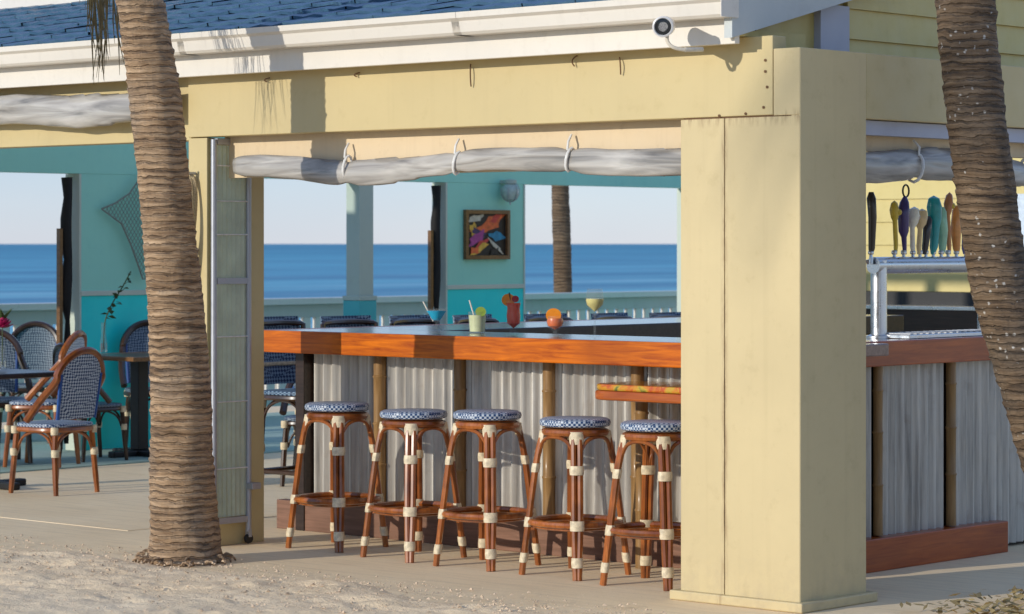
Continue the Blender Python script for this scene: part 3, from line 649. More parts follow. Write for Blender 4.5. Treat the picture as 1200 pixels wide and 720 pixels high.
# ------------------------------------------------------------------ the bar counter
bar = thing('bar_counter', 'U shaped bar counter with thick orange wood edge and corrugated metal front', 'bar counter')
CT, CB = 1.142, 1.018
def slab(name, x0, x1, y0, y1, z0, z1, m, bev=.006):
    q = MB(); q.box(x0, x1, y0, y1, z0, z1); return q.build(name, m, bar, bevel=bev)
slab('front_edge', -4.36, -.50, .75, .80, CB, CT, 'bar_wood')
slab('front_top', -4.36, -.50, .802, 1.42, 1.08, CT - .002, 'bar_top')
slab('left_edge', -4.36, -4.31, .802, 6.0, CB, CT, 'red_woodx')
slab('left_top', -4.308, -3.55, 1.422, 6.0, 1.08, CT - .002, 'bar_top')
slab('inner_edge', -3.548, -3.52, 1.44, 6.0, 1.03, CT - .001, 'dark_wood')
slab('side_edge', -.66, -.61, .86, 3.0, CB + .002, CT + .004, 'red_woodx')
slab('side_top', -1.25, -.662, 1.422, 3.0, 1.08, CT + .002, 'bar_top')
def corrugated(name, along, x0, x1, fixed, z0, z1, parent=bar):
    """corrugated sheet: waves in plan, front surface at fixed"""
    q = MB(); n = int((x1 - x0) / .0085); pr = []
    for i in range(n + 1):
        s_ = x0 + (x1 - x0) * i / n; w_ = .016 * math.sin(s_ / .072 * 2 * math.pi) + .002 * fbm(s_ * 3, fixed)
        pr.append((s_, fixed + w_) if along == 'x' else (fixed + w_, s_))
    off = (0, .004) if along == 'x' else (-.004, 0)
    pr += [(a + off[0], b_ + off[1]) for a, b_ in reversed(pr)]
    nn = len(pr); half = nn // 2
    P = [(a, b_, z0) for a, b_ in pr] + [(a, b_, z1) for a, b_ in pr]; fs = []
    for i in range(nn): fs.append((i, (i + 1) % nn, nn + (i + 1) % nn, nn + i))
    for i in range(half - 1):
        fs.append((i, i + 1, nn - 2 - i, nn - 1 - i)); fs.append((nn + i, nn + nn - 1 - i, nn + nn - 2 - i, nn + i + 1))
    q.add(P, fs); return q.build(name, 'galv', parent, smooth=True)
BX = [-4.16, -3.58, -2.97, -2.33, -1.73, -1.1]
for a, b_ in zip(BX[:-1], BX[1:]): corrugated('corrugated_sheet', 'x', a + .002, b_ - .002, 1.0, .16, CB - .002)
slab('core', -4.20, -.75, 1.025, 1.30, .16, 1.078, 'dark_wood', 0)
slab('core', -4.20, -3.72, 1.302, 5.9, .02, 1.078, 'dark_wood', 0)
slab('core', -1.15, -.74, 1.302, 2.72, .16, 1.078, 'dark_wood', 0)
slab('corner_post', -4.235, -4.165, .94, 1.02, .0, CB - .001, 'dark_wood')
slab('kick_board', -4.40, -.72, .95, 1.02, .0, .165, 'kick', .004)
def bamboo(x, y, z0, z1, r, parent, name='bamboo_pole'):
    q = MB(); prof = [(r, 0)]; z = 0; H_ = z1 - z0
    while z < H_ - .05:
        ln = random.uniform(.20, .30); e = min(z + ln, H_)
        prof += [(r * .96, z + (e - z) * .5), (r, e - .012), (r * 1.12, e - .006), (r * 1.12, e), (r * .97, min(H_, e + .006))] if e < H_ - .02 else [(r, H_)]
        z = e
    q.lathe(prof, 14); return q.build(name, 'bamboo', parent, (x, y, z0), smooth=True)
for x in BX[1:-1]: bamboo(x, .965, .192, CB - .002, .034 if x > -3 else .036, bar)
# right-hand side of the bar
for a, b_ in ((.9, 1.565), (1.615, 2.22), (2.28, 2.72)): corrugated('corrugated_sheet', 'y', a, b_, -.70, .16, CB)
bamboo(-.685, 1.59, .17, CB, .025, bar); bamboo(-.685, 2.25, .17, CB, .027, bar)
slab('base_board', -.735, -.62, .95, 2.70, .0, .165, 'red_wood')
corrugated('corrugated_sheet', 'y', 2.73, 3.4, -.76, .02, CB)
slab('core', -1.15, -.80, 2.722, 3.4, .0, 1.078, 'dark_wood', 0)

# low side table with painted mosaic top, beside the bar front
t = thing('low_bar_shelf', 'low shelf table with mottled yellow and orange top below the bar', 'shelf table', (-1.2, .8, 0))
def mk_mosaic():
    m, nt, b = new_mat('mottled_mosaic_top'); v = coord(nt); n = noise_tex(nt, v, 13, 4, .6, .5)
    c = ramp(nt, n, [(.28, (.10, .14, .03)), (.42, (.55, .36, .03)), (.52, (.62, .22, .02)), (.62, (.50, .07, .02)), (.74, (.62, .45, .08))])
    setc(nt, b, c); b.inputs['Roughness'].default_value = .25; b.inputs['Coat Weight'].default_value = .5; return m
prof = []
x0, x1, y0, y1, rr = -.55, .45, -.22, .20, .12
for cx, cy, a0 in ((x1 - .02, y0 + .02, -90), (x1 - .02, y1 - .02, 0), (x0 + .02, y1 - .02, 90), (x0 + rr, y0 + rr, 180)):
    r_ = rr if a0 == 180 else .02
    for k in range(7): a = R(a0 + k * 15); prof.append((cx + r_ * math.cos(a), cy + r_ * math.sin(a)))
q = MB(); q.prism(prof, .852, .90, 'z'); q.build('edge', wood('orange_shelf_wood', (.30, .05, .012), (.58, .16, .03), .3, .5), t, bevel=.012)
q = MB(); q.prism([(a * .985 - .002, b_ * .965) for a, b_ in prof], .9005, .932, 'z'); q.build('mosaic_top', mk_mosaic(), t, bevel=.01)
bamboo(-.39, .03, 0, .851, .033, t, 'leg'); bamboo(.3, .03, 0, .851, .033, t, 'leg')

# ------------------------------------------------------------------ stools
def make_stool():
    t = thing('bar_stool', 'x', 'bar stool', (0, 0, 0), 0, 'rattan bar stools along the bar front')
    q = MB(); q.lathe([(.0, .734), (.160, .734), (.172, .740), (.176, .754), (.172, .768), (.155, .776), (0, .778)], 36); q.build('seat', 'weave_seat', t, smooth=True)
    q = MB(); q.tube([(.150 * math.cos(a), .150 * math.sin(a), .708) for a in [i * 2 * math.pi / 28 for i in range(28)]], .019, 8, closed=True); q.build('seat_ring', 'rattan', t, smooth=True)
    for sx, sy in ((1, -1), (-1, -1), (-1, 1), (1, 1)):
        # two poles side by side make each leg
        d = Vector((sx, sy, 0)).normalized(); tn = Vector((-d.y, d.x, 0)); q = MB()
        for k, o in ((0, -.015), (1, .015)):
            top = d * .155 + tn * o * .9
            pts = [Vector((sx * .185, sy * .185, 0)) + tn * o * .5, Vector((sx * .163, sy * .163, .25)) + tn * o * .95, Vector((sx * .138, sy * .138, .52)) + tn * o, Vector((sx * .122, sy * .122, .64)) + tn * o, top + Vector((0, 0, .705))]
            if k == 0 or True: q.tube(catmull(pts, 5), .0155, 8)
        lg = q.build('leg', 'rattan', t, smooth=True)
        for zc, hh in ((.685, .030), (.53, .022), (.262, .024), (.085, .024)):
            kn = ((0, .185), (.25, .163), (.52, .138), (.64, .122), (.71, .110))
            rad = next(r0 + (r1 - r0) * (zc - z0) / (z1 - z0) for (z0, r0), (z1, r1) in zip(kn, kn[1:]) if zc <= z1)
            c0 = Vector((sx * rad, sy * rad, 0))
            if zc > .6: c0 = d * .158
            q = MB(); pr = []
            for k in range(14):
                a = 2 * math.pi * k / 14; pr.append(c0 + tn * ((.034 if zc > .2 else .028) * math.cos(a)) + d * (.0205 * math.sin(a)))
            lean = Vector((-sx, -sy, 0)) * ((.185 - .112) / .7) * hh
            nn = 14
            q.add([p - lean + Vector((0, 0, zc - hh)) for p in pr] + [p * 1.0 + Vector((0, 0, zc)) + (p - c0) * .06 for p in pr] + [p + lean + Vector((0, 0, zc + hh)) for p in pr],
                  [(r_ * nn + k, r_ * nn + (k + 1) % nn, (r_ + 1) * nn + (k + 1) % nn, (r_ + 1) * nn + k) for r_ in (0, 1) for k in range(nn)] + [tuple(reversed(range(nn))), tuple(range(2 * nn, 3 * nn))])
            q.build('binding', 'cream_bind', lg, smooth=True)
    # arches under the seat and the foot ring
    cs = [(1, -1), (1, 1), (-1, 1), (-1, -1)]
    for i in range(4):
        a, b_ = Vector((*cs[i], 0)), Vector((*cs[(i + 1) % 4], 0)); mid = (a + b_) / 2
        q = MB(); A, B = a * .132, b_ * .132
        pts = [A + Vector((0, 0, .53)), A.lerp(B, .06) + Vector((0, 0, .60)), A.lerp(B, .22) + mid * .012 + Vector((0, 0, .668)), A.lerp(B, .5) + mid * .02 + Vector((0, 0, .688)), A.lerp(B, .78) + mid * .012 + Vector((0, 0, .668)), A.lerp(B, .94) + Vector((0, 0, .60)), B + Vector((0, 0, .53))]
        q.tube(catmull(pts, 5), .0095, 7); q.build('arch', 'rattan', t, smooth=True)
        q = MB(); A, B = a * .162, b_ * .162
        pts = [A + Vector((0, 0, .262)), A.lerp(B, .25) + mid * .035 + Vector((0, 0, .262)), A.lerp(B, .5) + mid * .047 + Vector((0, 0, .262)), A.lerp(B, .75) + mid * .035 + Vector((0, 0, .262)), B + Vector((0, 0, .262))]
        q.tube(catmull(pts, 4), .0165, 8)
        pts = [p - mid * .03 + Vector((0, 0, -.022)) for p in catmull(pts, 4)]
        q.tube(pts, .010, 6); q.build('foot_rail', 'rattan', t, smooth=True)
    return t
stool = make_stool()
slabs = ['rattan bar stool with blue woven seat nearest the folded gate', 'second rattan bar stool from the folded gate', 'middle rattan bar stool of the row of five', 'second rattan bar stool from the corner pillar', 'rattan bar stool half hidden by the corner pillar']
for i, (x, y) in enumerate(((-3.415, .475), (-2.785, .415), (-2.245, .395), (-1.665, .405), (-1.115, .365))):
    o = stool if i == 0 else copy_tree(stool)
    o.location = (x, y, .001); o.rotation_euler = (0, 0, R((3, -5, 2, -2, 6)[i])); o.scale = ((1, 1, 1), (1.0, 1.01, .985), (.99, 1, 1.01), (1.01, 1, .995), (1, .99, 1.004))[i]; o['label'] = slabs[i]

# ------------------------------------------------------------------ chairs
def make_chair(kind='dining', frame='rattan', wv='weave', name='bistro_chair', sz=.46):
    """faces -Y; sz is the seat height"""
    t = thing(name, 'x', 'chair'); top = sz + .47 if kind == 'dining' else sz + .42
    q = MB(); pr = []
    for k in range(28):
        a = 2 * math.pi * k / 28; c_, s_ = math.cos(a), math.sin(a); e = .55
        pr.append((.215 * abs(c_) ** e * (1 if c_ >= 0 else -1), .205 * abs(s_) ** e * (1 if s_ >= 0 else -1)))
    q.prism(pr, sz - .025, sz, 'z'); q.build('seat', wv, t, bevel=.008)
    q = MB(); q.tube([(a * .97, b_ * .97, sz - .04) for a, b_ in pr], .017, 7, closed=True); q.build('seat_rail', frame, t, smooth=True)
    # back panel: arched, slightly leaning and curved
    def P(u, zz): return Vector((u, .20 + (zz - sz) * .17 - .12 * u * u / .04 * .25, zz))
    q = MB(); vs = []; fs = []; nu, nv = 12, 12
    bw_ = .165 if kind == 'dining' else .20
    def half(t_): return bw_ * (1 + .12 * t_) * (1 if t_ < .62 else max(.05, math.sqrt(max(0, 1 - ((t_ - .62) / .40) ** 2))))
    zb = sz + .03
    if kind == 'bar': half = lambda t_: bw_ * (1 + .06 * t_) * (1 if t_ < .85 else .96)
    for j in range(nv + 1):
        t_ = j / nv; hw = half(t_)
        for i in range(nu + 1): vs.append(P(hw * (i / nu * 2 - 1), zb + (top - zb - (.015 if kind == 'dining' else -.012)) * t_))
    m_ = len(vs); vs2 = [v + Vector((0, .012, 0)) for v in vs]
    for j in range(nv):
        for i in range(nu):
            a = j * (nu + 1) + i; fs += [(a, a + 1, a + nu + 2, a + nu + 1), (m_ + a, m_ + a + nu + 1, m_ + a + nu + 2, m_ + a + 1)]
    for j in range(nv):
        for i in (0, nu): a = j * (nu + 1) + i; fs.append((a, a + nu + 1, m_ + a + nu + 1, m_ + a))
    q.add(vs + vs2, fs); bk = q.build('back_panel', wv, t, smooth=True)
    if kind == 'dining':
        for s_ in (-1, 1):
            q = MB(); q.tube([P(s_ * half(j / 12) * 1.01, zb + (top - zb) * j / 12) + Vector((0, .008, 0)) for j in range(0, 9)], .013, 6); q.build('edge_binding', 'blueedge', bk, smooth=True)
    # arched frame that runs into the rear legs
    arch = []
    if kind == 'dining':
        for k in range(15):
            a = math.pi * k / 14; arch.append(P(.205 * math.cos(a), sz + .27 + .20 * math.sin(a) + .005))
        q = MB(); L_ = [Vector((.235, -.02, sz + .02)), Vector((.232, .10, sz + .15))]; R_ = [Vector((-v.x, v.y, v.z)) for v in reversed(L_)]
        q.tube(catmull(L_ + arch + R_, 3), .025, 8); q.build('arch_frame', frame, t, smooth=True)
    else:
        for k in range(9):
            u = .215 * math.cos(math.pi * k / 8); arch.append(P(u, top - .035 + .012 * math.sin(math.pi * k / 8)) - Vector((0, .02, 0)))
        q = MB(); q.tube([P(.20, sz)] + [P(.212, sz + .2)] + arch + [P(-.212, sz + .2), P(-.20, sz)], .016, 7); q.build('back_frame', frame, t, smooth=True)
        q = MB(); q.tube([P(.18, sz + .15), P(0, sz + .15), P(-.18, sz + .15)], .012, 6); q.build('cross_rail', 'cream_bind', t, smooth=True)
    for sx, sy in ((-1, 1), (1, 1), (-1, -1), (1, -1)):
        k = .175 if sy > 0 else .19
        q = MB(); q.tube(catmull([Vector((sx * k * .93, sy * .17, sz - .03)), Vector((sx * k, sy * .175, sz - .18)), Vector((sx * (k + .012), sy * .20, 0))], 5), [.019] * 9 + [.017, .016], 8); lg = q.build('leg', frame, t, smooth=True)
        for zz in ((sz - .19, sz - .045) if kind == 'dining' else (sz - .08, sz * .55, .25)):
            q = MB(); f_ = 1 - zz / sz; q.lathe([(.024, -.024), (.026, 0), (.024, .024)], 10); q.build('binding', 'cream_bind', lg, (sx * (k + .008 * f_), sy * (.172 + .022 * f_), zz), smooth=True)
    for s_, ax in ((-1, 'x'), (1, 'x'), (-1, 'y'), (1, 'y')):
        pts = [(-.17, 0, sz - .20), (-.12, 0, sz - .10), (0, 0, sz - .055), (.12, 0, sz - .10), (.17, 0, sz - .20)]
        pts = [Vector((p[0], s_ * .175, p[2])) if ax == 'x' else Vector((s_ * .178, p[0], p[2])) for p in pts]
        q = MB(); q.tube(catmull(pts, 4), .009, 6); q.build('brace', frame, t, smooth=True)
    if kind == 'bar':
        q = MB(); q.tube([(-.19, -.19, .28), (.19, -.19, .28), (.19, .19, .28), (-.19, .19, .28)], .014, 6, closed=True); q.build('foot_rail', frame, t)
    return t
def put(o, x, y, rz, label, group=None, s_=1, z=.0):
    o.location = (x, y, z); o.rotation_euler = (0, 0, R(rz)); o.scale = (s_, s_, s_); o['label'] = label
    if group: o['group'] = group
    return o
GD = 'bistro chairs of the dining area'
cA = make_chair(); put(cA, -7.13, 1.52, -84, 'arched rattan bistro chair with bright blue weave, its back beside the palm trunk', GD, 1, .004)
cB = copy_tree(cA); put(cB, -8.86, 2.78, -60, 'orange rattan arched chair standing behind the bright blue chair', GD, 1.03, .014)
for ch in cB.children:
    if ch.name.startswith('back_panel'): ch.data = ch.data.copy(); ch.data.materials[0] = M['weave_pale']
cD = make_chair(frame='rattan_dark', wv='weave_grey'); put(cD, -9.35, 2.75, 62, 'dark framed grey woven chair behind the flower table', GD, 1.03, .014)
cC = copy_tree(cD); put(cC, -10.9, 4.25, 40, 'dark arched chair out on the deck by the balustrade', GD, 1.02, .014)
cE = copy_tree(cD); put(cE, -9.38, 4.30, 60, 'dark arched chair right of the table by the teal wall', GD, 1.06, .014)
cF = copy_tree(cD); put(cF, -9.0, 3.36, 172, 'dark rattan chair left of the table under the ray sculpture', GD, .92, .014)
GB = 'tall chairs along the far leg of the bar'
bc = make_chair('bar', 'rattan_dark', 'weave_navy', 'bar_chair', .76)
blab = ['tall woven bar chair seen under the bar end beside the post', 'second tall bar chair from the post', 'third tall bar chair, behind the blue cocktail', 'tall bar chair behind the green cocktail', 'tall bar chair behind the red cocktail', 'tall bar chair behind the wine glass', 'last tall bar chair before the corner pillar']
for i, y in enumerate((1.47, 2.04, 2.64, 3.22, 3.90, 4.58, 5.2)):
    o = bc if i == 0 else copy_tree(bc); put(o, -4.72, y, 90 + (3, -4, 2, 5, -3, 2, 0)[i], blab[i], GB, 1.0 - .006 * i, .001)
# one more dining set glimpsed between post and bar
cG = copy_tree(cD); put(cG, -6.3, 3.1, 35, 'dark woven chair glimpsed between the post and the bar end', GD, 1, .004)
cH = copy_tree(cD); put(cH, -7.0, 3.9, 160, 'dark woven chair farther back between post and bar end', GD, 1, .004)

# ------------------------------------------------------------------ tables and vases
def table(x, y, z, label, topm, hx=.36, hy=.36, h=.775):
    t = thing('pedestal_table', label, 'table', (x, y, z), 0, 'pedestal dining tables')
    q = MB(); q.box(-hx, hx, -hy, hy, h - .035, h); q.build('table_top', topm, t, bevel=.008)
    q = MB(); q.box(-.05, .05, -.05, .05, .05, h - .036); q.build('pedestal', 'black', t, bevel=.006)
    q = MB(); q.box(-.28, .28, -.04, .04, 0, .048); q.box(-.038, .038, -.28, -.042, 0, .047); q.box(-.038, .038, .042, .28, 0, .047); q.build('base', 'black', t, bevel=.01)
    return t
table(-7.72, 1.44, .004, 'dark pedestal table carrying the magenta flower', 'dark_wood', .36, .36)
table(-9.05, 3.86, .012, 'brown topped pedestal table under the wire ray sculpture', 'brown_wood', .38, .38)
def vase(x, y, z, label, h=.2):
    t = thing('glass_vase', label, 'vase', (x, y, z)); q = MB()
    q.lathe([(.0, 0), (.032, 0), (.034, .01), (.028, h * .35), (.018, h * .7), (.022, h), (.019, h), (.015, h * .7), (.025, h * .35), (.0, .012)], 18); q.build('glass', 'glass', t, smooth=True)
    q = MB(); q.lathe([(0, .013), (.024, .014), (.022, h * .35), (.0, h * .36)], 14); q.build('water', plain('vase_water', (.8, .85, .85), .05, trans=.9, ior=1.2), t, smooth=True)
    return t
vase(-7.70, 1.53, .79, 'clear vase on the dark table near the left chair', .16)
f = thing('magenta_flower', 'large magenta flower with leaves in the clear vase', 'flower', (-7.70, 1.53, .80))
q = MB(); q.tube([(0, 0, .02), (.005, -.005, .15), (.0, .0, .27)], .004, 6); q.build('stem', 'frond', f)
for k in range(26):
    a = k * 2.4; rr = .02 + .045 * (k / 26); el = R(75 - 70 * k / 26)
    q = MB(); q.lathe([(0, 0), (.016, .02), (.02, .045), (.011, .07), (0, .078)], 6); q.v = [(x_, y_ * .35, z_) for x_, y_, z_ in q.v]
    q.build('petal', plain('magenta_petal', (.42, .012, .10), .5) if k == 0 else bpy.data.materials['magenta_petal'], f, (0, 0, .27), (R(0) + (math.pi / 2 - el), 0, a), smooth=True)
for k in range(5):
    q = MB(); q.add([(0, 0, 0), (.018, .05, .03), (0, .12, .05), (-.018, .05, .03)], [(0, 1, 2, 3)]); q.build('leaf', 'frond', f, (0, 0, .30), (R(30), 0, k * 1.3))
vase(-9.28, 3.70, .787, 'tall clear vase on the brown table by the teal wall', .24)
f = thing('leafy_twig', 'dark leafy twig standing in the tall vase by the teal wall', 'plant', (-9.28, 3.70, .80))
q = MB(); q.tube(catmull([(0, 0, .02), (.0, .01, .22), (.03, .05, .36), (.09, .11, .5), (.13, .16, .62)], 5), .005, 6); q.build('stem', 'frond', f)
for k in range(22):
    t_ = k / 22; pz = .26 + .36 * t_; px_ = .03 * t_ + .10 * t_; py = .03 + .14 * t_
    q = MB(); ln = .07 * (1 - .4 * t_); q.add([(0, 0, 0), (ln * .35, ln * .5, .006), (0, ln, 0), (-ln * .35, ln * .5, .006)], [(0, 1, 2, 3)])
    q.build('leaf', 'frond', f, (px_, py, pz), (random.uniform(-.6, .8), random.uniform(-.6, .6), random.uniform(0, 6.28)))

# ------------------------------------------------------------------ drinks on the bar
Zc = CT - .002 + .0005
def drink(name, label, x, y, glass, liquid, lm, extra=None):
    t = thing(name, label, 'drink', (x, y, Zc), 0, 'cocktails on the bar')
    q = MB(); q.lathe(glass, 24); q.build('glass', 'glass', t, smooth=True)
    q = MB(); q.lathe(liquid, 24); q.build('liquid', lm, t, smooth=True)
    if extra: extra(t)
    t.scale = (1.22, 1.22, 1.12)
def straw(t, x=.015, h=.2, m='black', lean=.04):
    q = MB(); q.tube([(x, 0, h * .35), (x + lean, lean * .3, h)], .0035, 6); q.build('straw', m, t)
M['fruit'] = plain('orange_slice', (.95, .30, .015), .4)
def slice_(t, h, x=.03, m='fruit', r=.03):
    q = MB(); q.lathe([(0, -.004), (r, -.004), (r, .004), (0, .004)], 16); q.build('fruit_slice', m, t, (x, -.01, h), (R(80), R(20), R(40)))
DY = 1.22
drink('blue_cocktail', 'bright blue cocktail in a wide stemmed glass', -3.39, DY, [(.035, 0), (.036, .004), (.006, .010), (.005, .045), (.02, .055), (.052, .115), (.0505, .115), (.018, .058), (0, .054)], [(0, .056), (.018, .0585), (.046, .105), (0, .106)], drinkm('blue_liquor', (.0, .50, .80)), lambda t: straw(t, -.02, .15, 'white', -.05))
drink('lime_cocktail', 'pale lime cocktail in a short tumbler with rimmed salt', -3.08, DY, [(.036, 0), (.043, .105), (.0405, .105), (.034, .006), (0, .006)], [(0, .007), (.0335, .008), (.039, .088), (0, .09)], drinkm('lime_liquor', (.80, .84, .48)), lambda t: (slice_(t, .105, .03, plain('lime_slice', (.30, .42, .06), .4), .024), straw(t, -.01, .16, 'white', -.03)))
drink('red_cocktail', 'tall red orange cocktail with fruit garnish', -2.83, DY + .02, [(.030, 0), (.031, .005), (.012, .012), (.014, .022), (.030, .05), (.033, .09), (.029, .125), (.036, .165), (.0345, .165), (.0275, .125), (.031, .09), (.028, .05), (0, .026)], [(0, .027), (.0275, .052), (.0305, .09), (.027, .125), (.032, .15), (0, .151)], drinkm('red_liquor', (.95, .065, .012)), lambda t: (slice_(t, .165, -.022), slice_(t, .17, .02, plain('cherry', (.4, .02, .02), .3), .016), straw(t, .0, .2, 'black', -.02)))
drink('orange_cocktail', 'small orange red cocktail in a rounded glass', -2.53, DY + .02, [(.028, 0), (.029, .004), (.009, .008), (.010, .02), (.034, .04), (.040, .065), (.033, .092), (.0315, .092), (.038, .065), (.032, .042), (0, .024)], [(0, .026), (.031, .044), (.0365, .065), (.033, .08), (0, .081)], drinkm('amber_liquor', (.95, .17, .012)), lambda t: slice_(t, .095, .0, 'fruit', .034))
drink('wine_glass', 'tall stemmed glass of white wine', -2.25, DY + .02, [(.037, 0), (.037, .003), (.006, .008), (.0045, .10), (.012, .112), (.037, .145), (.041, .17), (.034, .225), (.0325, .225), (.039, .17), (.035, .147), (0, .114)], [(0, .116), (.034, .148), (.0382, .168), (.0378, .178), (0, .179)], drinkm('white_wine', (.85, .74, .25)))

# ------------------------------------------------------------------ beer tap tower
t = thing('beer_tap_tower', 'steel beer tap tower with assorted tap handles on the bar', 'beer tap', (-.88, 1.88, CT + .003))
q = MB(); q.tube([(0, .0, 0), (0, 0, .40)], .042, 18); q.lathe([(.065, 0), (.065, .012), (.045, .02)], 18); q.build('column', 'steel', t, smooth=True)
q = MB(); q.tube([(0, 1.0, 0), (0, 1.0, .40)], .042, 18); q.lathe([(.065, 0), (.065, .012), (.045, .02)], 18, (0, 1.0, 0)); q.build('column', 'steel', t, smooth=True)
q = MB(); q.tube([(0, -.05, .375), (0, 1.06, .375)], .043, 18); q.build('cross_pipe', 'steel', t, smooth=True)
Hd = [(-.07, (.02, .016, .012), .32, 0), (.14, (.45, .33, .03), .28, 1), (.225, (.035, .025, .12), .30, 2), (.31, (.62, .56, .48), .25, 3), (.375, (.48, .36, .19), .24, 3), (.43, (.02, .02, .025), .2, 0), (.50, (.01, .24, .26), .31, 4), (.575, (.22, .42, .30), .25, 5), (.64, (.36, .15, .06), .33, 1), (.72, (.52, .22, .06), .26, 5), (.81, (.1, .1, .3), .28, 0)]
for i, (y, c, h, kd) in enumerate(Hd):
    c = tuple(min(.9, v_ * 1.5) for v_ in c)
    m = plain('tap_handle_colour', c, .3, nscale=16, var=.2, coat=.5)
    prof = {0: [(.008, 0), (.014, .03), (.018, h * .6), (.020, h * .9), (.010, h), (0, h)],
            1: [(.007, 0), (.010, .05), (.010, h * .62), (.016, h * .68), (.021, h * .82), (.014, h * .95), (0, h)],
            2: [(.008, 0), (.012, h * .3), (.022, h * .4), (.026, h * .75), (.020, h * .9), (.008, h), (0, h)],
            3: [(.008, 0), (.011, .04), (.010, h * .55), (.024, h * .66), (.028, h * .8), (.02, h * .95), (0, h)],
            4: [(.009, 0), (.018, h * .12), (.02, h * .45), (.030, h * .62), (.034, h * .8), (.024, h * .95), (0, h)],
            5: [(.009, 0), (.016, .03), (.024, h * .5), (.022, h * .9), (.012, h), (0, h)]}[kd]
    q = MB(); q.lathe(prof, 14); q.v = [(x_ * 1.2 + z_ * .03, y_ * 1.3 + .012 * math.sin(z_ * 14 + i), z_) for x_, y_, z_ in q.v]
    hd = q.build('tap_handle', m, t, (.0, y, .43), (0, 0, 0), smooth=True)
    q = MB(); q.lathe([(.012, -.05), (.012, -.03), (.008, 0)], 12); q.tube([(0, 0, -.03), (-.10, 0, -.05), (-.11, 0, -.10)], .009, 8); q.build('faucet', 'steel', hd, smooth=True)
    q = MB(); q.lathe([(.012, 0), (.015, .006), (.015, .016), (.011, .022)], 12); q.build('collar', 'steel', hd, smooth=True)
    if kd in (1, 3, 4):
        q = MB(); q.lathe([(0, -.02), (.016, -.012), (.021, 0), (.016, .012), (0, .02)], 12)
        q.build('knob', plain('tap_knob', {1: (.65, .5, .08), 3: (.6, .5, .45), 4: (.5, .42, .25)}[kd], .3), hd, (.018, .008, h * .78), smooth=True)
    if kd == 2:
        q = MB(); q.tube([(0, .028 * math.cos(a) + .02, h + .03 + .032 * math.sin(a)) for a in [k * 2 * math.pi / 16 for k in range(16)]], .005, 6, closed=True); q.build('ring', 'black', hd, smooth=True)
t = thing('drip_tray', 'steel drip tray with slotted grille under the beer taps', 'drip tray', (-.80, 2.3, CT + .003))
q = MB(); q.box(-.09, .11, -.42, .5, 0, .022); q.build('tray', 'steel', t, bevel=.004)
for k in range(16):
    q = MB(); q.box(-.08, .1, -.40 + k * .055, -.37 + k * .055, .0225, .028); q.build('slat', 'greysteel', t)
t = thing('back_counter', 'dark back counter against the yellow siding wall', 'counter', (-6.1, 9.8, 0))
q = MB(); q.box(-1.2, 1.2, -.28, .30, 0, 1.08); q.build('cabinet', 'dark_wood', t)
q = MB(); q.box(-1.22, 1.22, -.3, .31, 1.081, 1.11); q.build('worktop', 'steel', t, bevel=.004)
q = MB(); q.box(-1.15, 1.15, .1, .3, 1.111, 1.22); q.build('dark_upstand', 'black', t)

# ------------------------------------------------------------------ palms
def trunk_mesh(pts, step=.011, seg=30, seed=0, ringamp=.008, flare=0, period=.048):
    """pts: (x,y,z,r)"""
    P = catmull([(a, b_, c_) for a, b_, c_, d in pts], 14); n0 = len(pts)
    rr = []
    for i in range(n0 - 1):
        for k in range(14): rr.append(pts[i][3] + (pts[i + 1][3] - pts[i][3]) * k / 14)
    rr.append(pts[-1][3])
    cum = [0]
    for a, b_ in zip(P[:-1], P[1:]): cum.append(cum[-1] + (b_ - a).length)
    Ltot = cum[-1]; n = int(Ltot / step); vs = []; j = 0
    ph = 0
    for i in range(n + 1):
        s_ = Ltot * i / n
        while j < len(cum) - 2 and cum[j + 1] < s_: j += 1
        u = (s_ - cum[j]) / max(1e-6, cum[j + 1] - cum[j]); c = P[j].lerp(P[j + 1], u); r = rr[j] + (rr[j + 1] - rr[j]) * u
        tg = (P[j + 1] - P[j]).normalized(); e1 = Vector((1, 0, 0)); e1 = (e1 - tg * e1.dot(tg)).normalized(); e2 = tg.cross(e1)
        ph += step / (period * (1 + .35 * fbm(s_ * 2.1, seed)))
        for k in range(seg):
            a = 2 * math.pi * k / seg; ca, sa = math.cos(a), math.sin(a)
            w_ = ph + .30 * fbm(ca * 1.2 + seed, sa * 1.2, s_ * 1.5) + .05 * math.sin(2 * a + seed)
            saw = w_ - math.floor(w_); ring = (saw ** 1.6) * ringamp * (.15 + 1.7 * abs(fbm(ca * 1.6, sa * 1.6, math.floor(w_) * 3.1 + seed)))
            big = .035 * fbm(ca * .8, sa * .8, s_ * 1.3 + seed * 7) * r / .15
            fine = .006 * fbm(ca * 7, sa * 7, s_ * 14)
            fl = flare * math.exp(-s_ / .10) * (1 + .35 * math.sin(a * 7 + seed) + .3 * fbm(ca * 3, sa * 3, seed))
            rad = r + ring + big * .35 + fine + fl
            vs.append(c + e1 * (rad * ca) + e2 * (rad * sa))
    fs = [(i * seg + k, i * seg + (k + 1) % seg, (i + 1) * seg + (k + 1) % seg, (i + 1) * seg + k) for i in range(n) for k in range(seg)]
    fs += [tuple(reversed(range(seg))), tuple(n * seg + k for k in range(seg))]
    q = MB(); q.add(vs, fs); return q, P[-1]
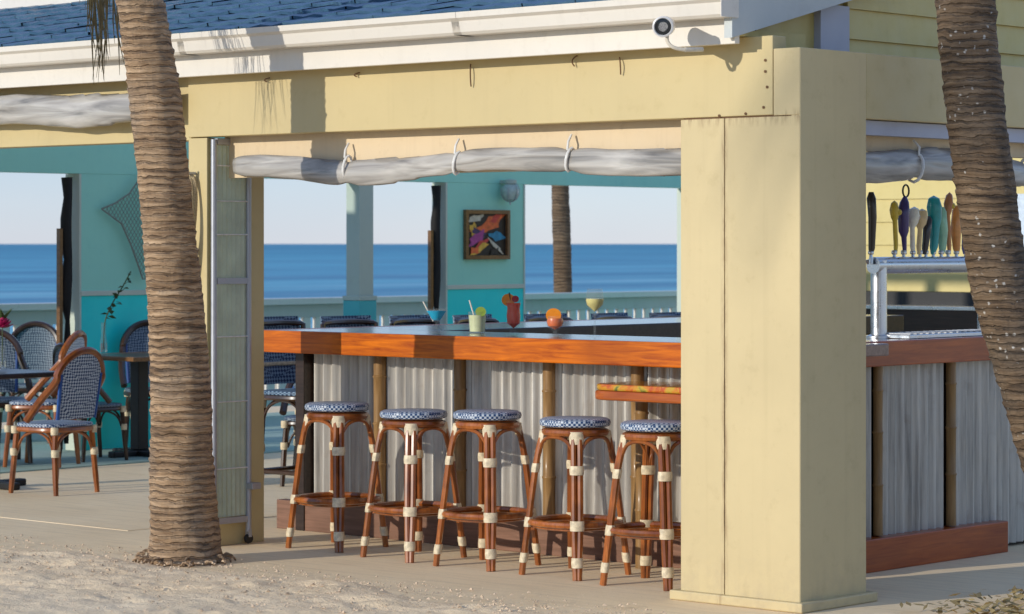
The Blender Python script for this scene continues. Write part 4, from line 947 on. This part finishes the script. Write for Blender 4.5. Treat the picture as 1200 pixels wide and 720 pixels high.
def frond_geo(q, base, az, el, ln, droop, nl=34, leaf=.55, seed=0):
    rnd = random.Random(seed); h = Vector((math.cos(az), math.sin(az), 0)); pts = []
    for i in range(nl + 1):
        t_ = i / nl; pts.append(Vector(base) + h * (ln * t_ * math.cos(el) * (1 - .25 * t_ * t_)) + Vector((0, 0, ln * t_ * math.sin(el) - droop * t_ * t_ * ln)))
    q.tube(pts[::3] + [pts[-1]], [.022 * (1 - .9 * k / (len(pts[::3]))) + .003 for k in range(len(pts[::3]) + 1)], 5)
    side = Vector((-h.y, h.x, 0))
    for i in range(4, nl):
        tg = (pts[i + 1] - pts[i]).normalized(); t_ = i / nl; l_ = leaf * (math.sin(math.pi * min(1, t_ * .9 + .12)) * .8 + .2)
        for s_ in (-1, 1):
            d = (side * s_ * .8 + tg * .55 + Vector((0, 0, -.35 - .3 * rnd.random()))).normalized(); w = tg * .018
            tip = pts[i] + d * l_ + Vector((0, 0, -.18 * l_)); mid = pts[i] + d * l_ * .5
            q.add([pts[i] - w, pts[i] + w, mid + w * 1.2, tip, mid - w * 1.2], [(0, 1, 2, 4), (4, 2, 3)])
def crown(parent, top, n=18, ln=2.6, seed=1, m='frond'):
    rnd = random.Random(seed); q = MB()
    for k in range(n):
        el = R(rnd.choice((75, 55, 35, 15, -10)) + rnd.uniform(-8, 8)); frond_geo(q, top, k * 2.399 + rnd.uniform(-.2, .2), el, ln * rnd.uniform(.85, 1.1), rnd.uniform(.35, .7), seed=seed * 50 + k)
    q.build('crown', m, parent)
pt = thing('palm_tree', 'tall palm with ringed sunlit trunk in front of the left post', 'palm tree')
pl = [(-3.505, -.53, -.06, .185), (-3.50, -.535, .10, .178), (-3.474, -.579, .437, .170), (-3.408, -.653, .834, .157), (-3.379, -.695, 1.225, .146), (-3.351, -.737, 1.613, .138), (-3.35, -.777, 1.999, .132), (-3.357, -.82, 2.383, .126), (-3.375, -.895, 2.849, .120), (-3.42, -1.0, 3.4, .116), (-3.55, -1.3, 5.0, .108), (-3.75, -1.65, 6.9, .10)]
pl = [(a - .02 * min(1, c_ / 2) + .02 * math.exp(-((c_ - .9) / .6) ** 2), b_ - .018 * min(1, c_ / 2) + .018 * math.exp(-((c_ - .9) / .6) ** 2), c_, r_ * .965) for a, b_, c_, r_ in pl]
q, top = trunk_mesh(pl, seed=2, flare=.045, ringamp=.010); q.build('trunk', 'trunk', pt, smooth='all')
crown(pt, top, seed=3)
for k in range(30):                                              # exposed roots round the foot
    a = k * 2 * math.pi / 30 + random.uniform(-.1, .1); r0 = random.uniform(.18, .21); r1 = random.uniform(.21, .29)
    q = MB(); c0 = Vector((-3.505, -.53, 0)); d = Vector((math.cos(a), math.sin(a), 0)); s_ = Vector((-d.y, d.x, 0)) * random.uniform(-.06, .06)
    q.tube(bez(c0 + d * r0 + Vector((0, 0, random.uniform(-.01, .05))), c0 + d * (r0 + .06) + Vector((0, 0, .06)), c0 + d * r1 + s_ + Vector((0, 0, -.01)), 5), [.008, .009, .008, .007, .006, .003], 6); q.build('root', 'trunk', pt, smooth=True)
q = MB()                                                          # dead frond hanging down beside the trunk
rnd = random.Random(4)
q.tube([(-3.75, -1.65, 6.75), (-3.95, -1.5, 5.6), (-3.78, -1.05, 4.2), (-3.72, -.93, 3.3), (-3.71, -.9, 2.95)], [.03, .028, .022, .014, .008], 7)
for k in range(110):
    z0 = rnd.uniform(2.85, 4.1); u = (z0 - 2.85) / 1.25
    x0 = -3.71 - .03 * u + rnd.gauss(0, .045); y0 = -.9 - .12 * u + rnd.gauss(0, .04); ln = rnd.uniform(.25, .62)
    if z0 - ln < 2.44: ln = z0 - 2.44 - rnd.random() * .12
    if ln < .1: continue
    dx = rnd.uniform(-.05, .07); w = rnd.uniform(.003, .008)
    pts = [Vector((x0, y0, z0)), Vector((x0 + dx * .4, y0 + rnd.uniform(-.02, .02), z0 - ln * .55)), Vector((x0 + dx, y0 + rnd.uniform(-.03, .03), z0 - ln))]
    q.tube(pts, [w, w * .8, w * .2], 4, flat=.4)
q.build('dead_frond', 'dryfrond', pt)
pt = thing('palm_tree', 'dark palm trunk with white lichen spots beside the beer tap opening', 'palm tree')
prr = [(.83, 1.12, -.06, .150), (.80, 1.10, 0.05, .143), (.685, 1.02, .571, .136), (.59, .94, .996, .133), (.491, .854, 1.46, .131), (.437, .804, 1.962, .132), (.402, .773, 2.349, .133), (.374, .747, 2.735, .133), (.34, .70, 3.4, .128), (.35, .60, 5.2, .12), (.45, .5, 7.2, .11)]
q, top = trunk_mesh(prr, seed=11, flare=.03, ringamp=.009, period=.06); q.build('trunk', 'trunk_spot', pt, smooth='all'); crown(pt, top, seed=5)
pt = thing('palm_tree', 'slender palm trunk on the shore seen through the far opening', 'palm tree')
q, top = trunk_mesh([(-14.40, 14.92, -.2, .12), (-14.41, 14.92, 1.0, .108), (-14.44, 14.90, 2.4, .10), (-14.55, 14.95, 4, .10), (-14.9, 14.8, 7, .11)], step=.02, seg=20, seed=21); q.build('trunk', 'trunk_far', pt, smooth='all'); crown(pt, top, 14, seed=8)
# palms standing to the sunward side, outside the picture; their fronds dapple the front
for i, (x, y, h) in enumerate(((-5.5, -24.1, 10.2),)):
    pt = thing('palm_tree', 'palm on the open beach whose fronds dapple the front beam', 'palm tree', (x, y, -.05))
    q, top = trunk_mesh([(0, 0, 0, .16), (.1, .05, h * .5, .13), (.25, .1, h, .11)], step=.06, seg=14, seed=30 + i); q.build('trunk', 'trunk', pt, smooth='all'); crown(pt, top, 12, 2.4, seed=12 + i)

# ------------------------------------------------------------------ loose bits on the sand
q = MB(); rnd = random.Random(9)
for k in range(4200):
    x, y = rnd.uniform(-6.5, .4), rnd.uniform(-3.0, -.35)
    if rnd.random() < .5: y = rnd.uniform(-1.6, -.45)
    r = rnd.choice((.004, .005, .006, .010)) * rnd.uniform(.7, 1.3); z = .012 + .02 * max(0, min(1, (-.5 - y) / .45)) + .016 * fbm(x * 2.3, y * 2.3)
    a = rnd.uniform(0, 3.14); vs = [(x + r * math.cos(a + i * 1.57) * rnd.uniform(.7, 1.2), y + r * math.sin(a + i * 1.57) * rnd.uniform(.7, 1.2), z) for i in range(4)]
    q.add(vs + [(x, y, z + r * .7)], [(0, 1, 4), (1, 2, 4), (2, 3, 4), (3, 0, 4)])
tag(q.build('pebbles', plain('coral_pebble', (.66, .48, .31), .9, nscale=3, var=.45)), 'small coral pebbles and crumbs scattered over the sand', 'pebbles', kind='stuff')
q = MB()
for k in range(1300):
    x, y = rnd.uniform(.15, 1.5), rnd.uniform(.2, 1.5)
    if y > 1.32 * (x + .35) - .10 or rnd.random() > (x - .25) * 1.6: continue
    ln = rnd.uniform(.02, .05); a = rnd.uniform(0, 6.28); z = .03 + rnd.random() * .03; d = Vector((math.cos(a), math.sin(a), rnd.uniform(-.3, .5))) * ln; s_ = Vector((-math.sin(a), math.cos(a), rnd.uniform(-.5, .5))) * ln * .3
    c = Vector((x, y, z)); q.add([c - d, c + s_, c + d, c - s_], [(0, 1, 2, 3)])
tag(q.build('leaf_litter', plain('dry_leaf', (.33, .24, .10), .8, nscale=9, var=.5)), 'dry brown leaf litter round the foot of the right palm', 'leaves', kind='stuff')
